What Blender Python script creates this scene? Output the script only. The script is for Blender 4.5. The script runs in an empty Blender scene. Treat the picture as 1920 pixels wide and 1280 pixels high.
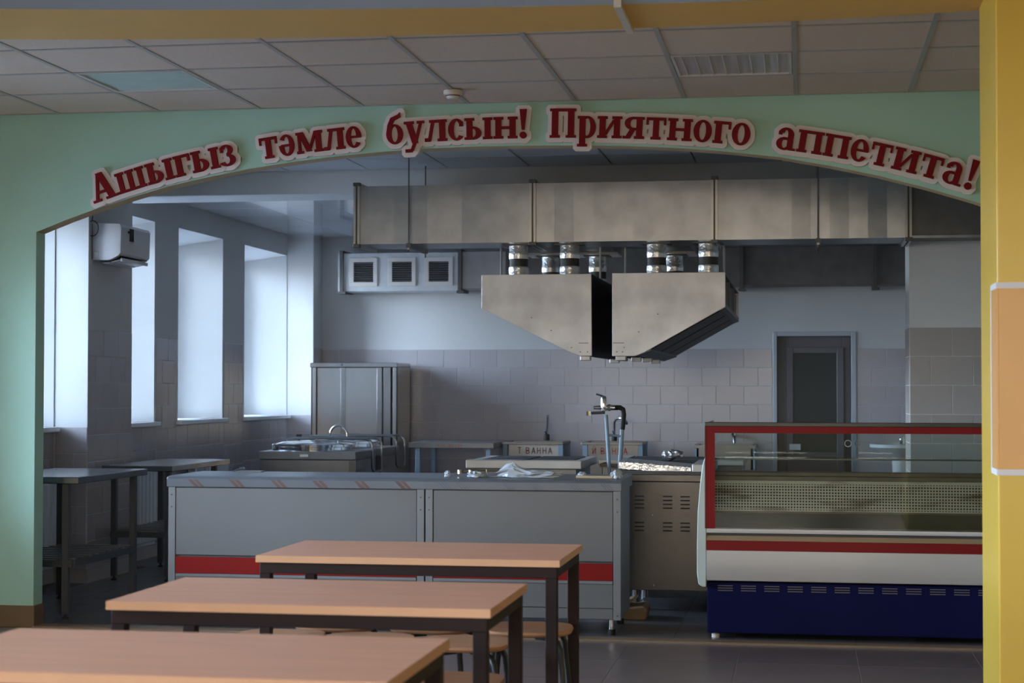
import bpy, bmesh, math, random
from mathutils import Vector, Matrix
random.seed(7)
SC = bpy.context.scene
C = SC.collection
R = math.radians

# ------------------------------------------------------------------ camera
YAW, PITCH, ROLL, FPX = 0.1628, 0.0261, 0.001, 3326.0
EYE = 1.38
cam = bpy.data.cameras.new('camera')
cam.sensor_width = 36.0
cam.lens = FPX * 36.0 / 1920.0
cam.clip_end = 200
cam.dof.use_dof = True
cam.dof.focus_distance = 10.0
cam.dof.aperture_fstop = 4.5
camo = bpy.data.objects.new('camera', cam)
C.objects.link(camo)
fwd = Vector((-math.sin(YAW) * math.cos(PITCH), math.cos(YAW) * math.cos(PITCH), math.sin(PITCH)))
rgt = Vector((math.cos(YAW), math.sin(YAW), 0))
upv = rgt.cross(fwd)
r2 = math.cos(ROLL) * rgt + math.sin(ROLL) * upv
u2 = -math.sin(ROLL) * rgt + math.cos(ROLL) * upv
camo.matrix_world = Matrix(((r2.x, u2.x, -fwd.x, 0), (r2.y, u2.y, -fwd.y, 0), (r2.z, u2.z, -fwd.z, EYE), (0, 0, 0, 1)))
SC.camera = camo

# ------------------------------------------------------------------ view, sky
SC.view_settings.view_transform = 'Standard'
SC.view_settings.look = 'None'
SC.view_settings.exposure = 0.0
SC.view_settings.gamma = 1.0
SC.view_settings.use_curve_mapping = False
SKY = 56.0
w = bpy.data.worlds.new('overcast_sky')
SC.world = w
w.use_nodes = True
nt = w.node_tree
nt.nodes.clear()
tc = nt.nodes.new('ShaderNodeTexCoord')
sx = nt.nodes.new('ShaderNodeSeparateXYZ')
rp = nt.nodes.new('ShaderNodeValToRGB')
mr = nt.nodes.new('ShaderNodeMapRange')
bgn = nt.nodes.new('ShaderNodeBackground')
wo = nt.nodes.new('ShaderNodeOutputWorld')
nt.links.new(tc.outputs['Generated'], sx.inputs[0])
nt.links.new(sx.outputs['Z'], mr.inputs['Value'])
mr.inputs['From Min'].default_value = -1
mr.inputs['From Max'].default_value = 1
nt.links.new(mr.outputs[0], rp.inputs[0])
e = rp.color_ramp.elements
e[0].position = 0.47
e[0].color = (0.20, 0.19, 0.17, 1)
e[1].position = 0.52
e[1].color = (0.66, 0.81, 1.0, 1)
e2 = rp.color_ramp.elements.new(1.0)
e2.color = (0.36, 0.58, 1.0, 1)
bgn.inputs['Strength'].default_value = SKY
nt.links.new(rp.outputs[0], bgn.inputs['Color'])
nt.links.new(bgn.outputs[0], wo.inputs['Surface'])


def portal(name, loc, rot, sx_, sy_):
    # a light portal only guides sampling of the sky through a window opening
    l = bpy.data.lights.new(name, 'AREA')
    l.shape = 'RECTANGLE'
    l.size, l.size_y = sx_, sy_
    l.cycles.is_portal = True
    o = bpy.data.objects.new(name, l)
    o.location = loc
    o.rotation_euler = rot
    C.objects.link(o)


# ------------------------------------------------------------------ helpers
ORG = {}


def origin(o):
    return ORG.get(o.name, Vector((0, 0, 0))) if o else Vector((0, 0, 0))


class MB:
    def __init__(s):
        s.v, s.f = [], []

    def add(s, vs, fs):
        n = len(s.v)
        s.v += [Vector(v) for v in vs]
        s.f += [tuple(i + n for i in f) for f in fs]
        return s

    def box(s, x0, x1, y0, y1, z0, z1):
        return s.add([(x0, y0, z0), (x1, y0, z0), (x1, y1, z0), (x0, y1, z0), (x0, y0, z1), (x1, y0, z1), (x1, y1, z1), (x0, y1, z1)],
                     [(0, 3, 2, 1), (4, 5, 6, 7), (0, 1, 5, 4), (1, 2, 6, 5), (2, 3, 7, 6), (3, 0, 4, 7)])

    def quad(s, a, b, c, d):
        return s.add([a, b, c, d], [(0, 1, 2, 3)])

    def prism(s, poly, axis, a, b):
        # poly: 2D list, extruded along axis; (x,z) for 'y', (y,z) for 'x', (x,y) for 'z'
        def P(p, t):
            if axis == 'y':
                return (p[0], t, p[1])
            if axis == 'x':
                return (t, p[0], p[1])
            return (p[0], p[1], t)
        n = len(poly)
        vs = [P(p, a) for p in poly] + [P(p, b) for p in poly]
        fs = [tuple(range(n)), tuple(range(2 * n - 1, n - 1, -1))]
        fs += [(i, i + n, (i + 1) % n + n, (i + 1) % n) for i in range(n)]
        return s.add(vs, fs)

    def tube(s, pts, r, n=8, cap=True):
        pts = [Vector(p) for p in pts]
        rings = []
        prev = None
        for i, p in enumerate(pts):
            if i == 0:
                d = pts[1] - p
            elif i == len(pts) - 1:
                d = p - pts[-2]
            else:
                d = (pts[i + 1] - p).normalized() + (p - pts[i - 1]).normalized()
            d.normalize()
            if prev is None:
                a = d.orthogonal().normalized()
            else:
                a = (prev - d * prev.dot(d)).normalized()
            prev = a
            b = d.cross(a)
            rr = r[i] if isinstance(r, (list, tuple)) else r
            rings.append([p + (a * math.cos(2 * math.pi * k / n) + b * math.sin(2 * math.pi * k / n)) * rr for k in range(n)])
        vs = [v for g in rings for v in g]
        fs = []
        for i in range(len(rings) - 1):
            for k in range(n):
                fs.append((i * n + k, i * n + (k + 1) % n, (i + 1) * n + (k + 1) % n, (i + 1) * n + k))
        if cap:
            fs.append(tuple(range(n - 1, -1, -1)))
            fs.append(tuple(range((len(rings) - 1) * n, len(rings) * n)))
        return s.add(vs, fs)

    def lathe(s, prof, c, n=24, axis='z', squash=(1, 1)):
        # prof: list of (radius, height)
        vs, fs = [], []
        for r, h in prof:
            for k in range(n):
                a = 2 * math.pi * k / n
                p, q = r * math.cos(a) * squash[0], r * math.sin(a) * squash[1]
                if axis == 'z':
                    vs.append((c[0] + p, c[1] + q, c[2] + h))
                elif axis == 'y':
                    vs.append((c[0] + p, c[1] + h, c[2] + q))
                else:
                    vs.append((c[0] + h, c[1] + p, c[2] + q))
        m = len(prof)
        for i in range(m - 1):
            for k in range(n):
                fs.append((i * n + k, i * n + (k + 1) % n, (i + 1) * n + (k + 1) % n, (i + 1) * n + k))
        fs.append(tuple(range(n - 1, -1, -1)))
        fs.append(tuple(range((m - 1) * n, m * n)))
        return s.add(vs, fs)

    def build(s, name, mat, parent=None, loc=None, bevel=0, seg=1, smooth=0):
        """link the collected shapes as ONE mesh object, in world coordinates"""
        po = origin(parent)
        o0 = Vector(loc) if loc is not None else po
        me = bpy.data.meshes.new(name)
        me.from_pydata([v - o0 for v in s.v], [], s.f)
        bm = bmesh.new()
        bm.from_mesh(me)
        bmesh.ops.recalc_face_normals(bm, faces=bm.faces)
        if bevel:
            ed = [x for x in bm.edges if len(x.link_faces) == 2 and x.calc_face_angle(0) > 0.6]
            bmesh.ops.bevel(bm, geom=ed, offset=bevel, segments=seg, affect='EDGES', profile=0.5, clamp_overlap=True)
        bm.to_mesh(me)
        bm.free()
        me.materials.append(mat)
        if smooth:
            for p in me.polygons:
                p.use_smooth = True
            me.set_sharp_from_angle(angle=R(smooth))
        o = bpy.data.objects.new(name, me)
        C.objects.link(o)
        if parent:
            o.parent = parent
        o.location = o0 - po
        ORG[o.name] = o0
        return o


def B(*a):
    return MB().box(*a)


def tag(o, label, cat=None, group=None, kind=None):
    o['label'] = label
    if cat:
        o['category'] = cat
    if group:
        o['group'] = group
    if kind:
        o['kind'] = kind
    return o


def thing(name, label, cat, loc=(0, 0, 0), group=None):
    o = bpy.data.objects.new(name, None)
    o.empty_display_size = 0.1
    o.location = loc
    C.objects.link(o)
    ORG[o.name] = Vector(loc)
    return tag(o, label, cat, group)


def struct(o, label=None):
    o['kind'] = 'structure'
    if label:
        o['label'] = label
    return o


def copy_tree(o, parent=None):
    c = o.copy()
    C.objects.link(c)
    c.parent = parent
    for ch in list(o.children):
        copy_tree(ch, c)
    return c


# ------------------------------------------------------------------ materials
def mat(name, col, rough=0.5, metal=0.0, var=0.0, scale=6.0, bump=0.0, bscale=80.0, rnd=0.0, stretch=None, spec=0.5, coat=0.0):
    m = bpy.data.materials.new(name)
    m.use_nodes = True
    t = m.node_tree
    p = t.nodes['Principled BSDF']
    p.inputs['Base Color'].default_value = (*col, 1)
    p.inputs['Roughness'].default_value = rough
    p.inputs['Metallic'].default_value = metal
    p.inputs['Specular IOR Level'].default_value = spec
    p.inputs['Coat Weight'].default_value = coat
    tcn = t.nodes.new('ShaderNodeTexCoord')
    src = tcn.outputs['Object']
    if stretch:
        mp = t.nodes.new('ShaderNodeMapping')
        mp.inputs['Scale'].default_value = stretch[:3]
        if len(stretch) > 3:
            mp.inputs['Rotation'].default_value = (0, 0, stretch[3])
        t.links.new(src, mp.inputs[0])
        src = mp.outputs[0]
    val = None
    if var:
        nz = t.nodes.new('ShaderNodeTexNoise')
        nz.inputs['Scale'].default_value = scale
        nz.inputs['Detail'].default_value = 5
        t.links.new(src, nz.inputs['Vector'])
        ra = t.nodes.new('ShaderNodeMapRange')
        ra.inputs['From Min'].default_value = 0.3
        ra.inputs['From Max'].default_value = 0.7
        ra.inputs['To Min'].default_value = 1 - var
        ra.inputs['To Max'].default_value = 1 + var
        t.links.new(nz.outputs[0], ra.inputs['Value'])
        val = ra.outputs[0]
    if rnd:
        oi = t.nodes.new('ShaderNodeObjectInfo')
        rb = t.nodes.new('ShaderNodeMapRange')
        rb.inputs['To Min'].default_value = 1 - rnd
        rb.inputs['To Max'].default_value = 1 + rnd
        t.links.new(oi.outputs['Random'], rb.inputs['Value'])
        if val:
            mu = t.nodes.new('ShaderNodeMath')
            mu.operation = 'MULTIPLY'
            t.links.new(val, mu.inputs[0])
            t.links.new(rb.outputs[0], mu.inputs[1])
            val = mu.outputs[0]
        else:
            val = rb.outputs[0]
    if val:
        vm = t.nodes.new('ShaderNodeVectorMath')
        vm.operation = 'SCALE'
        vm.inputs[0].default_value = col
        t.links.new(val, vm.inputs['Scale'])
        t.links.new(vm.outputs[0], p.inputs['Base Color'])
    if bump:
        n2 = t.nodes.new('ShaderNodeTexNoise')
        n2.inputs['Scale'].default_value = bscale
        t.links.new(src, n2.inputs['Vector'])
        bp = t.nodes.new('ShaderNodeBump')
        bp.inputs['Strength'].default_value = bump
        bp.inputs['Distance'].default_value = 0.01
        t.links.new(n2.outputs[0], bp.inputs['Height'])
        t.links.new(bp.outputs[0], p.inputs['Normal'])
    return m


def glass_mat(name, tint=(0.9, 0.95, 0.95), ior=1.45):
    m = bpy.data.materials.new(name)
    m.use_nodes = True
    t = m.node_tree
    t.nodes.clear()
    tr = t.nodes.new('ShaderNodeBsdfTransparent')
    tr.inputs[0].default_value = (*tint, 1)
    gl = t.nodes.new('ShaderNodeBsdfGlossy')
    gl.inputs['Roughness'].default_value = 0.02
    fr = t.nodes.new('ShaderNodeFresnel')
    fr.inputs['IOR'].default_value = ior
    mx = t.nodes.new('ShaderNodeMixShader')
    out = t.nodes.new('ShaderNodeOutputMaterial')
    t.links.new(fr.outputs[0], mx.inputs[0])
    t.links.new(tr.outputs[0], mx.inputs[1])
    t.links.new(gl.outputs[0], mx.inputs[2])
    t.links.new(mx.outputs[0], out.inputs[0])
    return m


M = {}
M['green'] = mat('green_paint', (0.38, 0.62, 0.52), 0.55, var=0.03, scale=2, bump=0.03, bscale=120)
M['edge_beige'] = mat('beige_edge_paint', (0.52, 0.37, 0.20), 0.6, var=0.04)
M['yellow'] = mat('yellow_paint', (0.70, 0.46, 0.06), 0.32, var=0.02, scale=3, bump=0.02)
M['orange_panel'] = mat('orange_panel_paint', (0.72, 0.365, 0.11), 0.32, var=0.03, scale=3)
M['white_line'] = mat('white_line_paint', (0.72, 0.70, 0.72), 0.5)
M['orange'] = mat('orange_soffit_paint', (0.74, 0.46, 0.13), 0.6, var=0.02)
M['white'] = mat('white_plaster', (0.74, 0.74, 0.74), 0.6, var=0.03, scale=3, bump=0.02, bscale=100)
M['fascia'] = mat('pale_blue_fascia_paint', (0.26, 0.33, 0.42), 0.6, var=0.02, scale=2)
M['reveal'] = mat('white_reveal_plaster', (0.80, 0.80, 0.80), 0.6, var=0.02, scale=2)
M['kwall'] = mat('pale_grey_plaster', (0.55, 0.545, 0.545), 0.6, var=0.03, scale=2, bump=0.02)
M['ceil'] = mat('mineral_ceiling_tile', (0.68, 0.555, 0.45), 0.85, var=0.05, scale=90, bump=0.25, bscale=200, rnd=0.02)
M['tbar'] = mat('grey_ceiling_bar', (0.42, 0.40, 0.36), 0.5)
M['kceil'] = mat('glossy_ceiling_cassette', (0.55, 0.57, 0.60), 0.10, var=0.03, rnd=0.03, coat=0.4)
M['kceil_m'] = mat('satin_ceiling_cassette', (0.50, 0.51, 0.53), 0.45, var=0.03, rnd=0.03)
M['diffuser'] = mat('milky_light_diffuser', (0.50, 0.62, 0.60), 0.25, var=0.05, scale=8)
M['diffuser_r'] = mat('ribbed_light_reflector', (0.55, 0.52, 0.55), 0.3, metal=0.3, var=0.25, scale=5, stretch=(6, 0.2, 1))
M['tile'] = mat('lilac_grey_wall_tile', (0.40, 0.37, 0.385), 0.22, var=0.02, rnd=0.035)
M['tile_warm'] = mat('warm_grey_wall_tile', (0.44, 0.395, 0.375), 0.25, var=0.02, rnd=0.03)
M['grout'] = mat('pale_grout', (0.46, 0.44, 0.44), 0.8)
M['ftile'] = mat('brown_grey_floor_tile', (0.165, 0.125, 0.115), 0.28, var=0.06, scale=3, rnd=0.05)
M['fgrout'] = mat('light_floor_grout', (0.30, 0.27, 0.25), 0.8)
M['ktile'] = mat('dark_grey_floor_tile', (0.105, 0.10, 0.105), 0.3, var=0.06, scale=3, rnd=0.06)
M['kgrout'] = mat('grey_floor_grout', (0.17, 0.16, 0.16), 0.8)
M['threshold'] = mat('brown_threshold_strip', (0.24, 0.16, 0.10), 0.45, var=0.1, scale=20)
M['base_brown'] = mat('brown_skirting', (0.16, 0.10, 0.05), 0.5, var=0.1)
M['red'] = mat('red_letter_acrylic', (0.19, 0.009, 0.012), 0.6, spec=0.1)
M['letter_white'] = mat('white_letter_board', (0.78, 0.74, 0.74), 0.6, spec=0.2)
M['galv'] = mat('galvanised_sheet', (0.37, 0.38, 0.40), 0.33, metal=0.75, var=0.13, scale=7, bump=0.02, bscale=9)
M['galv_d'] = mat('dull_and_shaded_galvanised', (0.17, 0.16, 0.15), 0.5, metal=0.5, var=0.15, scale=7)  # dull sheet; on the rear wall duct its dark tone stands for shade
M['galv_l'] = mat('window_lit_galvanised_sheet', (0.60, 0.62, 0.64), 0.45, metal=0.25, var=0.08, scale=8)  # paler copy of the sheet, window light painted into its colour
M['flange'] = mat('dark_duct_flange', (0.13, 0.125, 0.12), 0.5, metal=0.6)
M['flange_l'] = mat('bright_duct_flange', (0.45, 0.44, 0.42), 0.35, metal=0.8)
M['hood'] = mat('worn_hood_steel', (0.66, 0.635, 0.615), 0.5, metal=0.5, var=0.2, scale=4.0, bump=0.03, bscale=5)
M['black'] = mat('shade_black_hood_face', (0.012, 0.011, 0.012), 0.6)  # black colour stands for the unlit gap between the hoods
M['filter'] = mat('sooty_filter', (0.045, 0.032, 0.026), 0.45, metal=0.4, var=0.3, scale=8)
M['foil'] = mat('crinkled_foil', (0.86, 0.86, 0.87), 0.28, metal=0.8, bump=0.7, bscale=45)
M['rubber'] = mat('dark_flexible_sleeve', (0.05, 0.048, 0.045), 0.6)
M['steel'] = mat('brushed_stainless', (0.33, 0.33, 0.33), 0.22, metal=1.0, var=0.06, scale=6, stretch=(1, 1, 0.08))
M['vent'] = mat('vent_panel_stainless', (0.085, 0.078, 0.073), 0.3, metal=0.9, var=0.08, scale=4)
M['steel_d'] = mat('dark_stainless', (0.22, 0.225, 0.235), 0.35, metal=0.9, var=0.08, scale=6)
M['cab'] = mat('cabinet_stainless', (0.42, 0.42, 0.43), 0.25, metal=1.0, var=0.04, scale=3, stretch=(6, 1, 0.2))
M['leg_grey'] = mat('grey_painted_leg', (0.075, 0.08, 0.088), 0.45, metal=0.3)
M['leg_blue'] = mat('blue_grey_pipe_paint', (0.24, 0.33, 0.41), 0.4)
M['chrome'] = mat('chrome', (0.75, 0.76, 0.78), 0.08, metal=1.0)
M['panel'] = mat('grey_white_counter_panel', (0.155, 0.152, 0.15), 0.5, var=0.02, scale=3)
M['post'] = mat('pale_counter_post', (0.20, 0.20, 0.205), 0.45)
M['film'] = mat('film_covered_steel', (0.155, 0.17, 0.195), 0.35, metal=0.3, var=0.05)
M['seam'] = mat('dark_seam', (0.06, 0.06, 0.065), 0.6)
M['red_stripe'] = mat('red_stripe', (0.24, 0.010, 0.008), 0.5, spec=0.15)
M['print_red'] = mat('red_brown_film_print', (0.17, 0.085, 0.065), 0.5)
M['print_blue'] = mat('blue_film_print', (0.10, 0.13, 0.20), 0.5)
M['rubber_foot'] = mat('black_rubber_foot', (0.012, 0.012, 0.012), 0.6)
M['beech'] = mat('beech_laminate', (0.74, 0.37, 0.225), 0.42, spec=0.3, var=0.07, scale=3.0, stretch=(1.2, 14, 14, 0.5))
M['beech_edge'] = mat('beech_edge_band', (0.66, 0.36, 0.20), 0.4, var=0.04, scale=8)
M['frame'] = mat('dark_brown_steel_frame', (0.030, 0.018, 0.017), 0.55, spec=0.15)
M['ply'] = mat('beech_plywood_seat', (0.46, 0.235, 0.12), 0.5, spec=0.2, var=0.08, scale=5, stretch=(1, 8, 8))
M['stool_leg'] = mat('black_stool_tube', (0.018, 0.02, 0.024), 0.35)
M['fr_red'] = mat('red_glass_border', (0.21, 0.009, 0.010), 0.5, spec=0.15)
M['fr_white'] = mat('white_fridge_bumper', (0.50, 0.465, 0.435), 0.35, var=0.02)
M['fr_blue'] = mat('blue_fridge_base', (0.007, 0.008, 0.05), 0.6, var=0.08, scale=3, spec=0.05)
M['fr_rail'] = mat('white_fridge_rail', (0.66, 0.62, 0.59), 0.4)
M['fr_gold'] = mat('champagne_rail', (0.52, 0.40, 0.26), 0.3, metal=0.6)
M['fr_side'] = mat('pale_green_side_panel', (0.50, 0.57, 0.55), 0.4)
M['fr_dark'] = mat('dark_aluminium_cap', (0.05, 0.05, 0.045), 0.4, metal=0.4)
M['fr_back'] = mat('grimy_fridge_back', (0.20, 0.175, 0.13), 0.45, var=0.2, scale=5)
M['fr_tray'] = mat('dark_deck_tray', (0.17, 0.145, 0.125), 0.5, metal=0.3, var=0.12, scale=9)
M['louver'] = mat('dusty_louver_slot', (0.14, 0.12, 0.11), 0.7)
M['slot'] = mat('black_slot', (0.01, 0.01, 0.01), 0.8)
M['door'] = mat('grey_door_profile', (0.11, 0.108, 0.12), 0.4)
M['door_glass'] = mat('dark_frosted_door_panel', (0.030, 0.036, 0.033), 0.45)
M['door_trim'] = mat('pale_door_slope', (0.42, 0.44, 0.48), 0.5)
M['paper'] = mat('white_paper', (0.6, 0.62, 0.6), 0.7)
M['ceramic'] = mat('white_ceramic', (0.62, 0.64, 0.66), 0.15)
M['ac'] = mat('white_ac_plastic', (0.62, 0.60, 0.62), 0.3)
M['ac_dark'] = mat('black_ac_display', (0.01, 0.01, 0.01), 0.3)
M['cable'] = mat('black_cable', (0.03, 0.03, 0.035), 0.5)
M['plastic'] = mat('crumpled_clear_plastic', (0.42, 0.46, 0.51), 0.3, bump=0.8, bscale=25, var=0.1, scale=20)
M['wood_rod'] = mat('pale_wood_rod', (0.50, 0.38, 0.24), 0.6)
M['card'] = mat('brown_cardboard', (0.24, 0.15, 0.08), 0.8, var=0.1)
M['stove_plate'] = mat('cast_iron_plate', (0.045, 0.048, 0.055), 0.42, metal=0.3, var=0.15, scale=6)
M['stove_board'] = mat('worn_stove_rail', (0.50, 0.48, 0.45), 0.45, metal=0.4, var=0.1, scale=7)
M['brown_bar'] = mat('burnt_rail', (0.10, 0.075, 0.06), 0.5, metal=0.4)
M['paint_red'] = mat('red_hand_lettering', (0.30, 0.03, 0.03), 0.5)
M['paint_dark'] = mat('dark_red_hand_lettering', (0.13, 0.03, 0.03), 0.5)
M['sensor'] = mat('white_sensor_plastic', (0.66, 0.63, 0.58), 0.4)
M['brass'] = mat('brass_fitting', (0.55, 0.48, 0.34), 0.3, metal=1.0)
M['pvc'] = mat('white_window_frame', (0.75, 0.76, 0.78), 0.35)
M['hallwall'] = mat('hall_yellow_wall', (0.72, 0.52, 0.22), 0.6, var=0.03)
M['glass'] = glass_mat('clear_glass', (0.93, 0.955, 0.945))
M['glass_low'] = glass_mat('anti_reflex_glass', (0.97, 0.98, 0.98), ior=1.12)
M['pane'] = glass_mat('window_glass', (0.95, 0.97, 0.97))
M['light_filter'] = glass_mat('warm_light_filter', (0.40, 0.28, 0.185))  # invented filter that tints the light of the rear windows

# fridge rear wall: white sheet with a grid of square holes and rust-brown smears
mp_ = bpy.data.materials.new('perforated_white_sheet')
mp_.use_nodes = True
t = mp_.node_tree
p = t.nodes['Principled BSDF']
p.inputs['Roughness'].default_value = 0.5
tcn = t.nodes.new('ShaderNodeTexCoord')
sep = t.nodes.new('ShaderNodeSeparateXYZ')
t.links.new(tcn.outputs['Object'], sep.inputs[0])


def mth(op, a, b=None):
    n = t.nodes.new('ShaderNodeMath')
    n.operation = op
    for i, x in enumerate((a, b)):
        if x is None:
            continue
        if isinstance(x, (int, float)):
            n.inputs[i].default_value = x
        else:
            t.links.new(x, n.inputs[i])
    return n.outputs[0]


PITCHH = 0.0168
fx = mth('FRACT', mth('DIVIDE', sep.outputs['X'], PITCHH))
fz = mth('FRACT', mth('DIVIDE', sep.outputs['Z'], PITCHH))
hx = mth('LESS_THAN', mth('ABSOLUTE', mth('SUBTRACT', fx, 0.5)), 0.27)
hz = mth('LESS_THAN', mth('ABSOLUTE', mth('SUBTRACT', fz, 0.5)), 0.27)
inz = mth('LESS_THAN', mth('ABSOLUTE', sep.outputs['Z']), 0.0756)
hole = mth('MULTIPLY', mth('MULTIPLY', hx, hz), inz)
nz = t.nodes.new('ShaderNodeTexNoise')
nz.inputs['Scale'].default_value = 3.0
nz.inputs['Detail'].default_value = 6
mpp = t.nodes.new('ShaderNodeMapping')
mpp.inputs['Scale'].default_value = (1, 1, 7)
t.links.new(tcn.outputs['Object'], mpp.inputs[0])
t.links.new(mpp.outputs[0], nz.inputs['Vector'])
cr = t.nodes.new('ShaderNodeValToRGB')
cr.color_ramp.elements[0].position = 0.52
cr.color_ramp.elements[0].color = (0.86, 0.87, 0.82, 1)
cr.color_ramp.elements[1].position = 0.74
cr.color_ramp.elements[1].color = (0.17, 0.10, 0.045, 1)
t.links.new(nz.outputs[0], cr.inputs[0])
mix = t.nodes.new('ShaderNodeMix')
mix.data_type = 'RGBA'
t.links.new(hole, mix.inputs['Factor'])
t.links.new(cr.outputs[0], mix.inputs[6])
mix.inputs[7].default_value = (0.01, 0.01, 0.008, 1)
t.links.new(mix.outputs[2], p.inputs['Base Color'])
M['perf'] = mp_

# ------------------------------------------------------------------ tile pieces (shared meshes)
TC = {}


def piece(w_, h_, t_, face, m, ins=0.0016):
    """a bevelled slab piece of w x h, t thick; face: 'y-', 'x+', 'x-', 'z+', 'z-'"""
    k = (round(w_, 3), round(h_, 3), round(t_, 4), face, m)
    if k in TC:
        return TC[k]
    a, b = w_ / 2, h_ / 2
    ins = min(ins, t_ * 0.5)
    lo = [(-a, -b, 0), (a, -b, 0), (a, b, 0), (-a, b, 0)]
    mi = [(x, y, t_ - ins) for x, y, _ in lo]
    hi = [(x - math.copysign(ins, x), y - math.copysign(ins, y), t_) for x, y, _ in lo]
    vs = lo + mi + hi
    fs = [(8, 9, 10, 11)]
    for i in range(4):
        j = (i + 1) % 4
        fs += [(i, j, j + 4, i + 4), (i + 4, j + 4, j + 8, i + 8)]

    def f(v):
        u, vv, n = v
        return {'y-': (u, -n, vv), 'x+': (n, u, vv), 'x-': (-n, -u, vv), 'z+': (u, vv, n), 'z-': (u, -vv, -n)}[face]
    me = bpy.data.meshes.new('tile')
    me.from_pydata([f(v) for v in vs], [], fs)
    me.materials.append(M[m])
    TC[k] = me
    return me


def lay(parent, name, face, fixed, u0, u1, v0, v1, pw, ph, m, t_=0.003, gap=0.004, bond=0.0, vtop=True, uoff=0.0, skip=None):
    """lay individual pieces over a rectangle; u is x (or y), v is z (or y on floors)"""
    rows = []
    if vtop:
        v = v1
        while v > v0 + 0.03:
            rows.append((max(v0, v - ph), v))
            v -= ph
    else:
        v = v0
        while v < v1 - 0.03:
            rows.append((v, min(v1, v + ph)))
            v += ph
    for i, (a, b) in enumerate(rows):
        u = u0 - ((uoff + (bond * pw if i % 2 else 0)) % pw)
        while u < u1 - 0.005:
            x0, x1 = max(u, u0), min(u + pw, u1)
            u += pw
            if x1 - x0 < 0.012:
                continue
            cu, cv = (x0 + x1) / 2, (a + b) / 2
            if skip and skip(cu, cv):
                continue
            o = bpy.data.objects.new(name, piece(x1 - x0 - gap, b - a - gap, t_, face, m))
            o.location = {'y-': (cu, fixed, cv), 'x+': (fixed, cu, cv), 'x-': (fixed, cu, cv), 'z+': (cu, cv, fixed), 'z-': (cu, cv, fixed)}[face]
            o.parent = parent
            C.objects.link(o)


# ================================================================== SETTING
WX = -5.25            # window wall plane (hall and kitchen share one facade)
AY, AY2 = 9.66, 9.78  # arch partition
KY = 18.0             # rear wall of the kitchen
HZ = 2.96             # hall ceiling

# ---- floors
fl = struct(B(WX - 0.5, 5.2, -4.2, AY + 0.04, -0.12, -0.0012).build('floor', M['fgrout']), 'dining hall floor of large brown grey tiles')
lay(fl, 'floor_tile', 'z+', -0.0012, -3.936, 2.064, 4.25, 9.62, 0.6, 0.6, 'ftile', t_=0.0012, gap=0.005, vtop=True)
B(WX, 5.1, -4.1, 4.24, -0.0012, 0.0).build('tile_field', M['ftile'], fl)
kf = struct(B(WX - 0.5, 3.2, AY + 0.04, KY + 0.2, -0.12, -0.0012).build('floor', M['kgrout']), 'kitchen floor of dark grey tiles')
lay(kf, 'floor_tile', 'z+', -0.0012, -5.0, 1.0, AY + 0.11, 13.07, 0.33, 0.33, 'ktile', t_=0.0012, gap=0.004, vtop=False)
B(-5.25, 3.1, 13.08, 18.0, -0.0012, 0.0).build('tile_field', M['ktile'], kf)
th = struct(B(-4.376, 1.2, AY - 0.02, AY + 0.10, -0.003, 0.012).build('trim_1', M['threshold'], bevel=0.004), 'brown strip across the floor under the arch')

# ---- arch partition (opening outline in x,z)
ARCH = [(-4.376, 2.277), (-4.2, 2.343), (-4.023, 2.402), (-3.8, 2.468), (-3.574, 2.529), (-3.34, 2.577), (-3.099, 2.619), (-2.83, 2.655),
        (-2.561, 2.683), (-2.3, 2.702), (-2.07, 2.713), (-1.8, 2.719), (-1.549, 2.718), (-1.25, 2.714), (-0.95, 2.704), (-0.645, 2.685),
        (-0.38, 2.659), (-0.119, 2.625), (0.14, 2.575), (0.4, 2.516), (0.65, 2.447), (0.901, 2.369), (1.05, 2.31), (1.2, 2.244)]
XL, XR = WX - 0.3, 5.1
b = MB()
outer_top = 3.1
xs = [XL] + [p[0] for p in ARCH] + [XR]
for yy in (AY, AY2):
    b.quad((XL, yy, 0), (-4.376, yy, 0), (-4.376, yy, 2.277), (XL, yy, 2.277))
    b.quad((XL, yy, 2.277), (-4.376, yy, 2.277), (-4.376, yy, outer_top), (XL, yy, outer_top))
    for (x0, z0), (x1, z1) in zip(ARCH, ARCH[1:]):
        b.quad((x0, yy, z0), (x1, yy, z1), (x1, yy, outer_top), (x0, yy, outer_top))
    b.quad((1.2, yy, 0), (XR, yy, 0), (XR, yy, 2.244), (1.2, yy, 2.244))
    b.quad((1.2, yy, 2.244), (XR, yy, 2.244), (XR, yy, outer_top), (1.2, yy, outer_top))
aw = struct(b.build('wall_front', M['green']), 'mint green partition wall with a wide arched opening')
b = MB()
lining = [(-4.376, 0)] + ARCH + [(1.2, 0)]
for (x0, z0), (x1, z1) in zip(lining, lining[1:]):
    b.quad((x0, AY, z0), (x0, AY2, z0), (x1, AY2, z1), (x1, AY, z1))
b2 = MB()
for (x0, z0), (x1, z1) in zip(ARCH, ARCH[1:]):
    b2.quad((x0, AY - 0.001, z0), (x0, AY2 + 0.001, z0), (x1, AY2 + 0.001, z1), (x1, AY - 0.001, z1))
b2.build('arch_soffit', M['edge_beige'], aw, smooth=30)
MB().quad((-4.376, AY, 0), (-4.376, AY2, 0), (-4.376, AY2, 2.277), (-4.376, AY, 2.277)).quad((1.2, AY, 0), (1.2, AY2, 0), (1.2, AY2, 2.244), (1.2, AY, 2.244)).build('arch_jamb', M['green'], aw)
struct(B(XL, -4.376 + 0.012, AY - 0.014, AY2 + 0.0, 0.0, 0.125).build('baseboard_left', M['base_brown'], bevel=0.003), 'brown skirting at the foot of the green wall')

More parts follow.
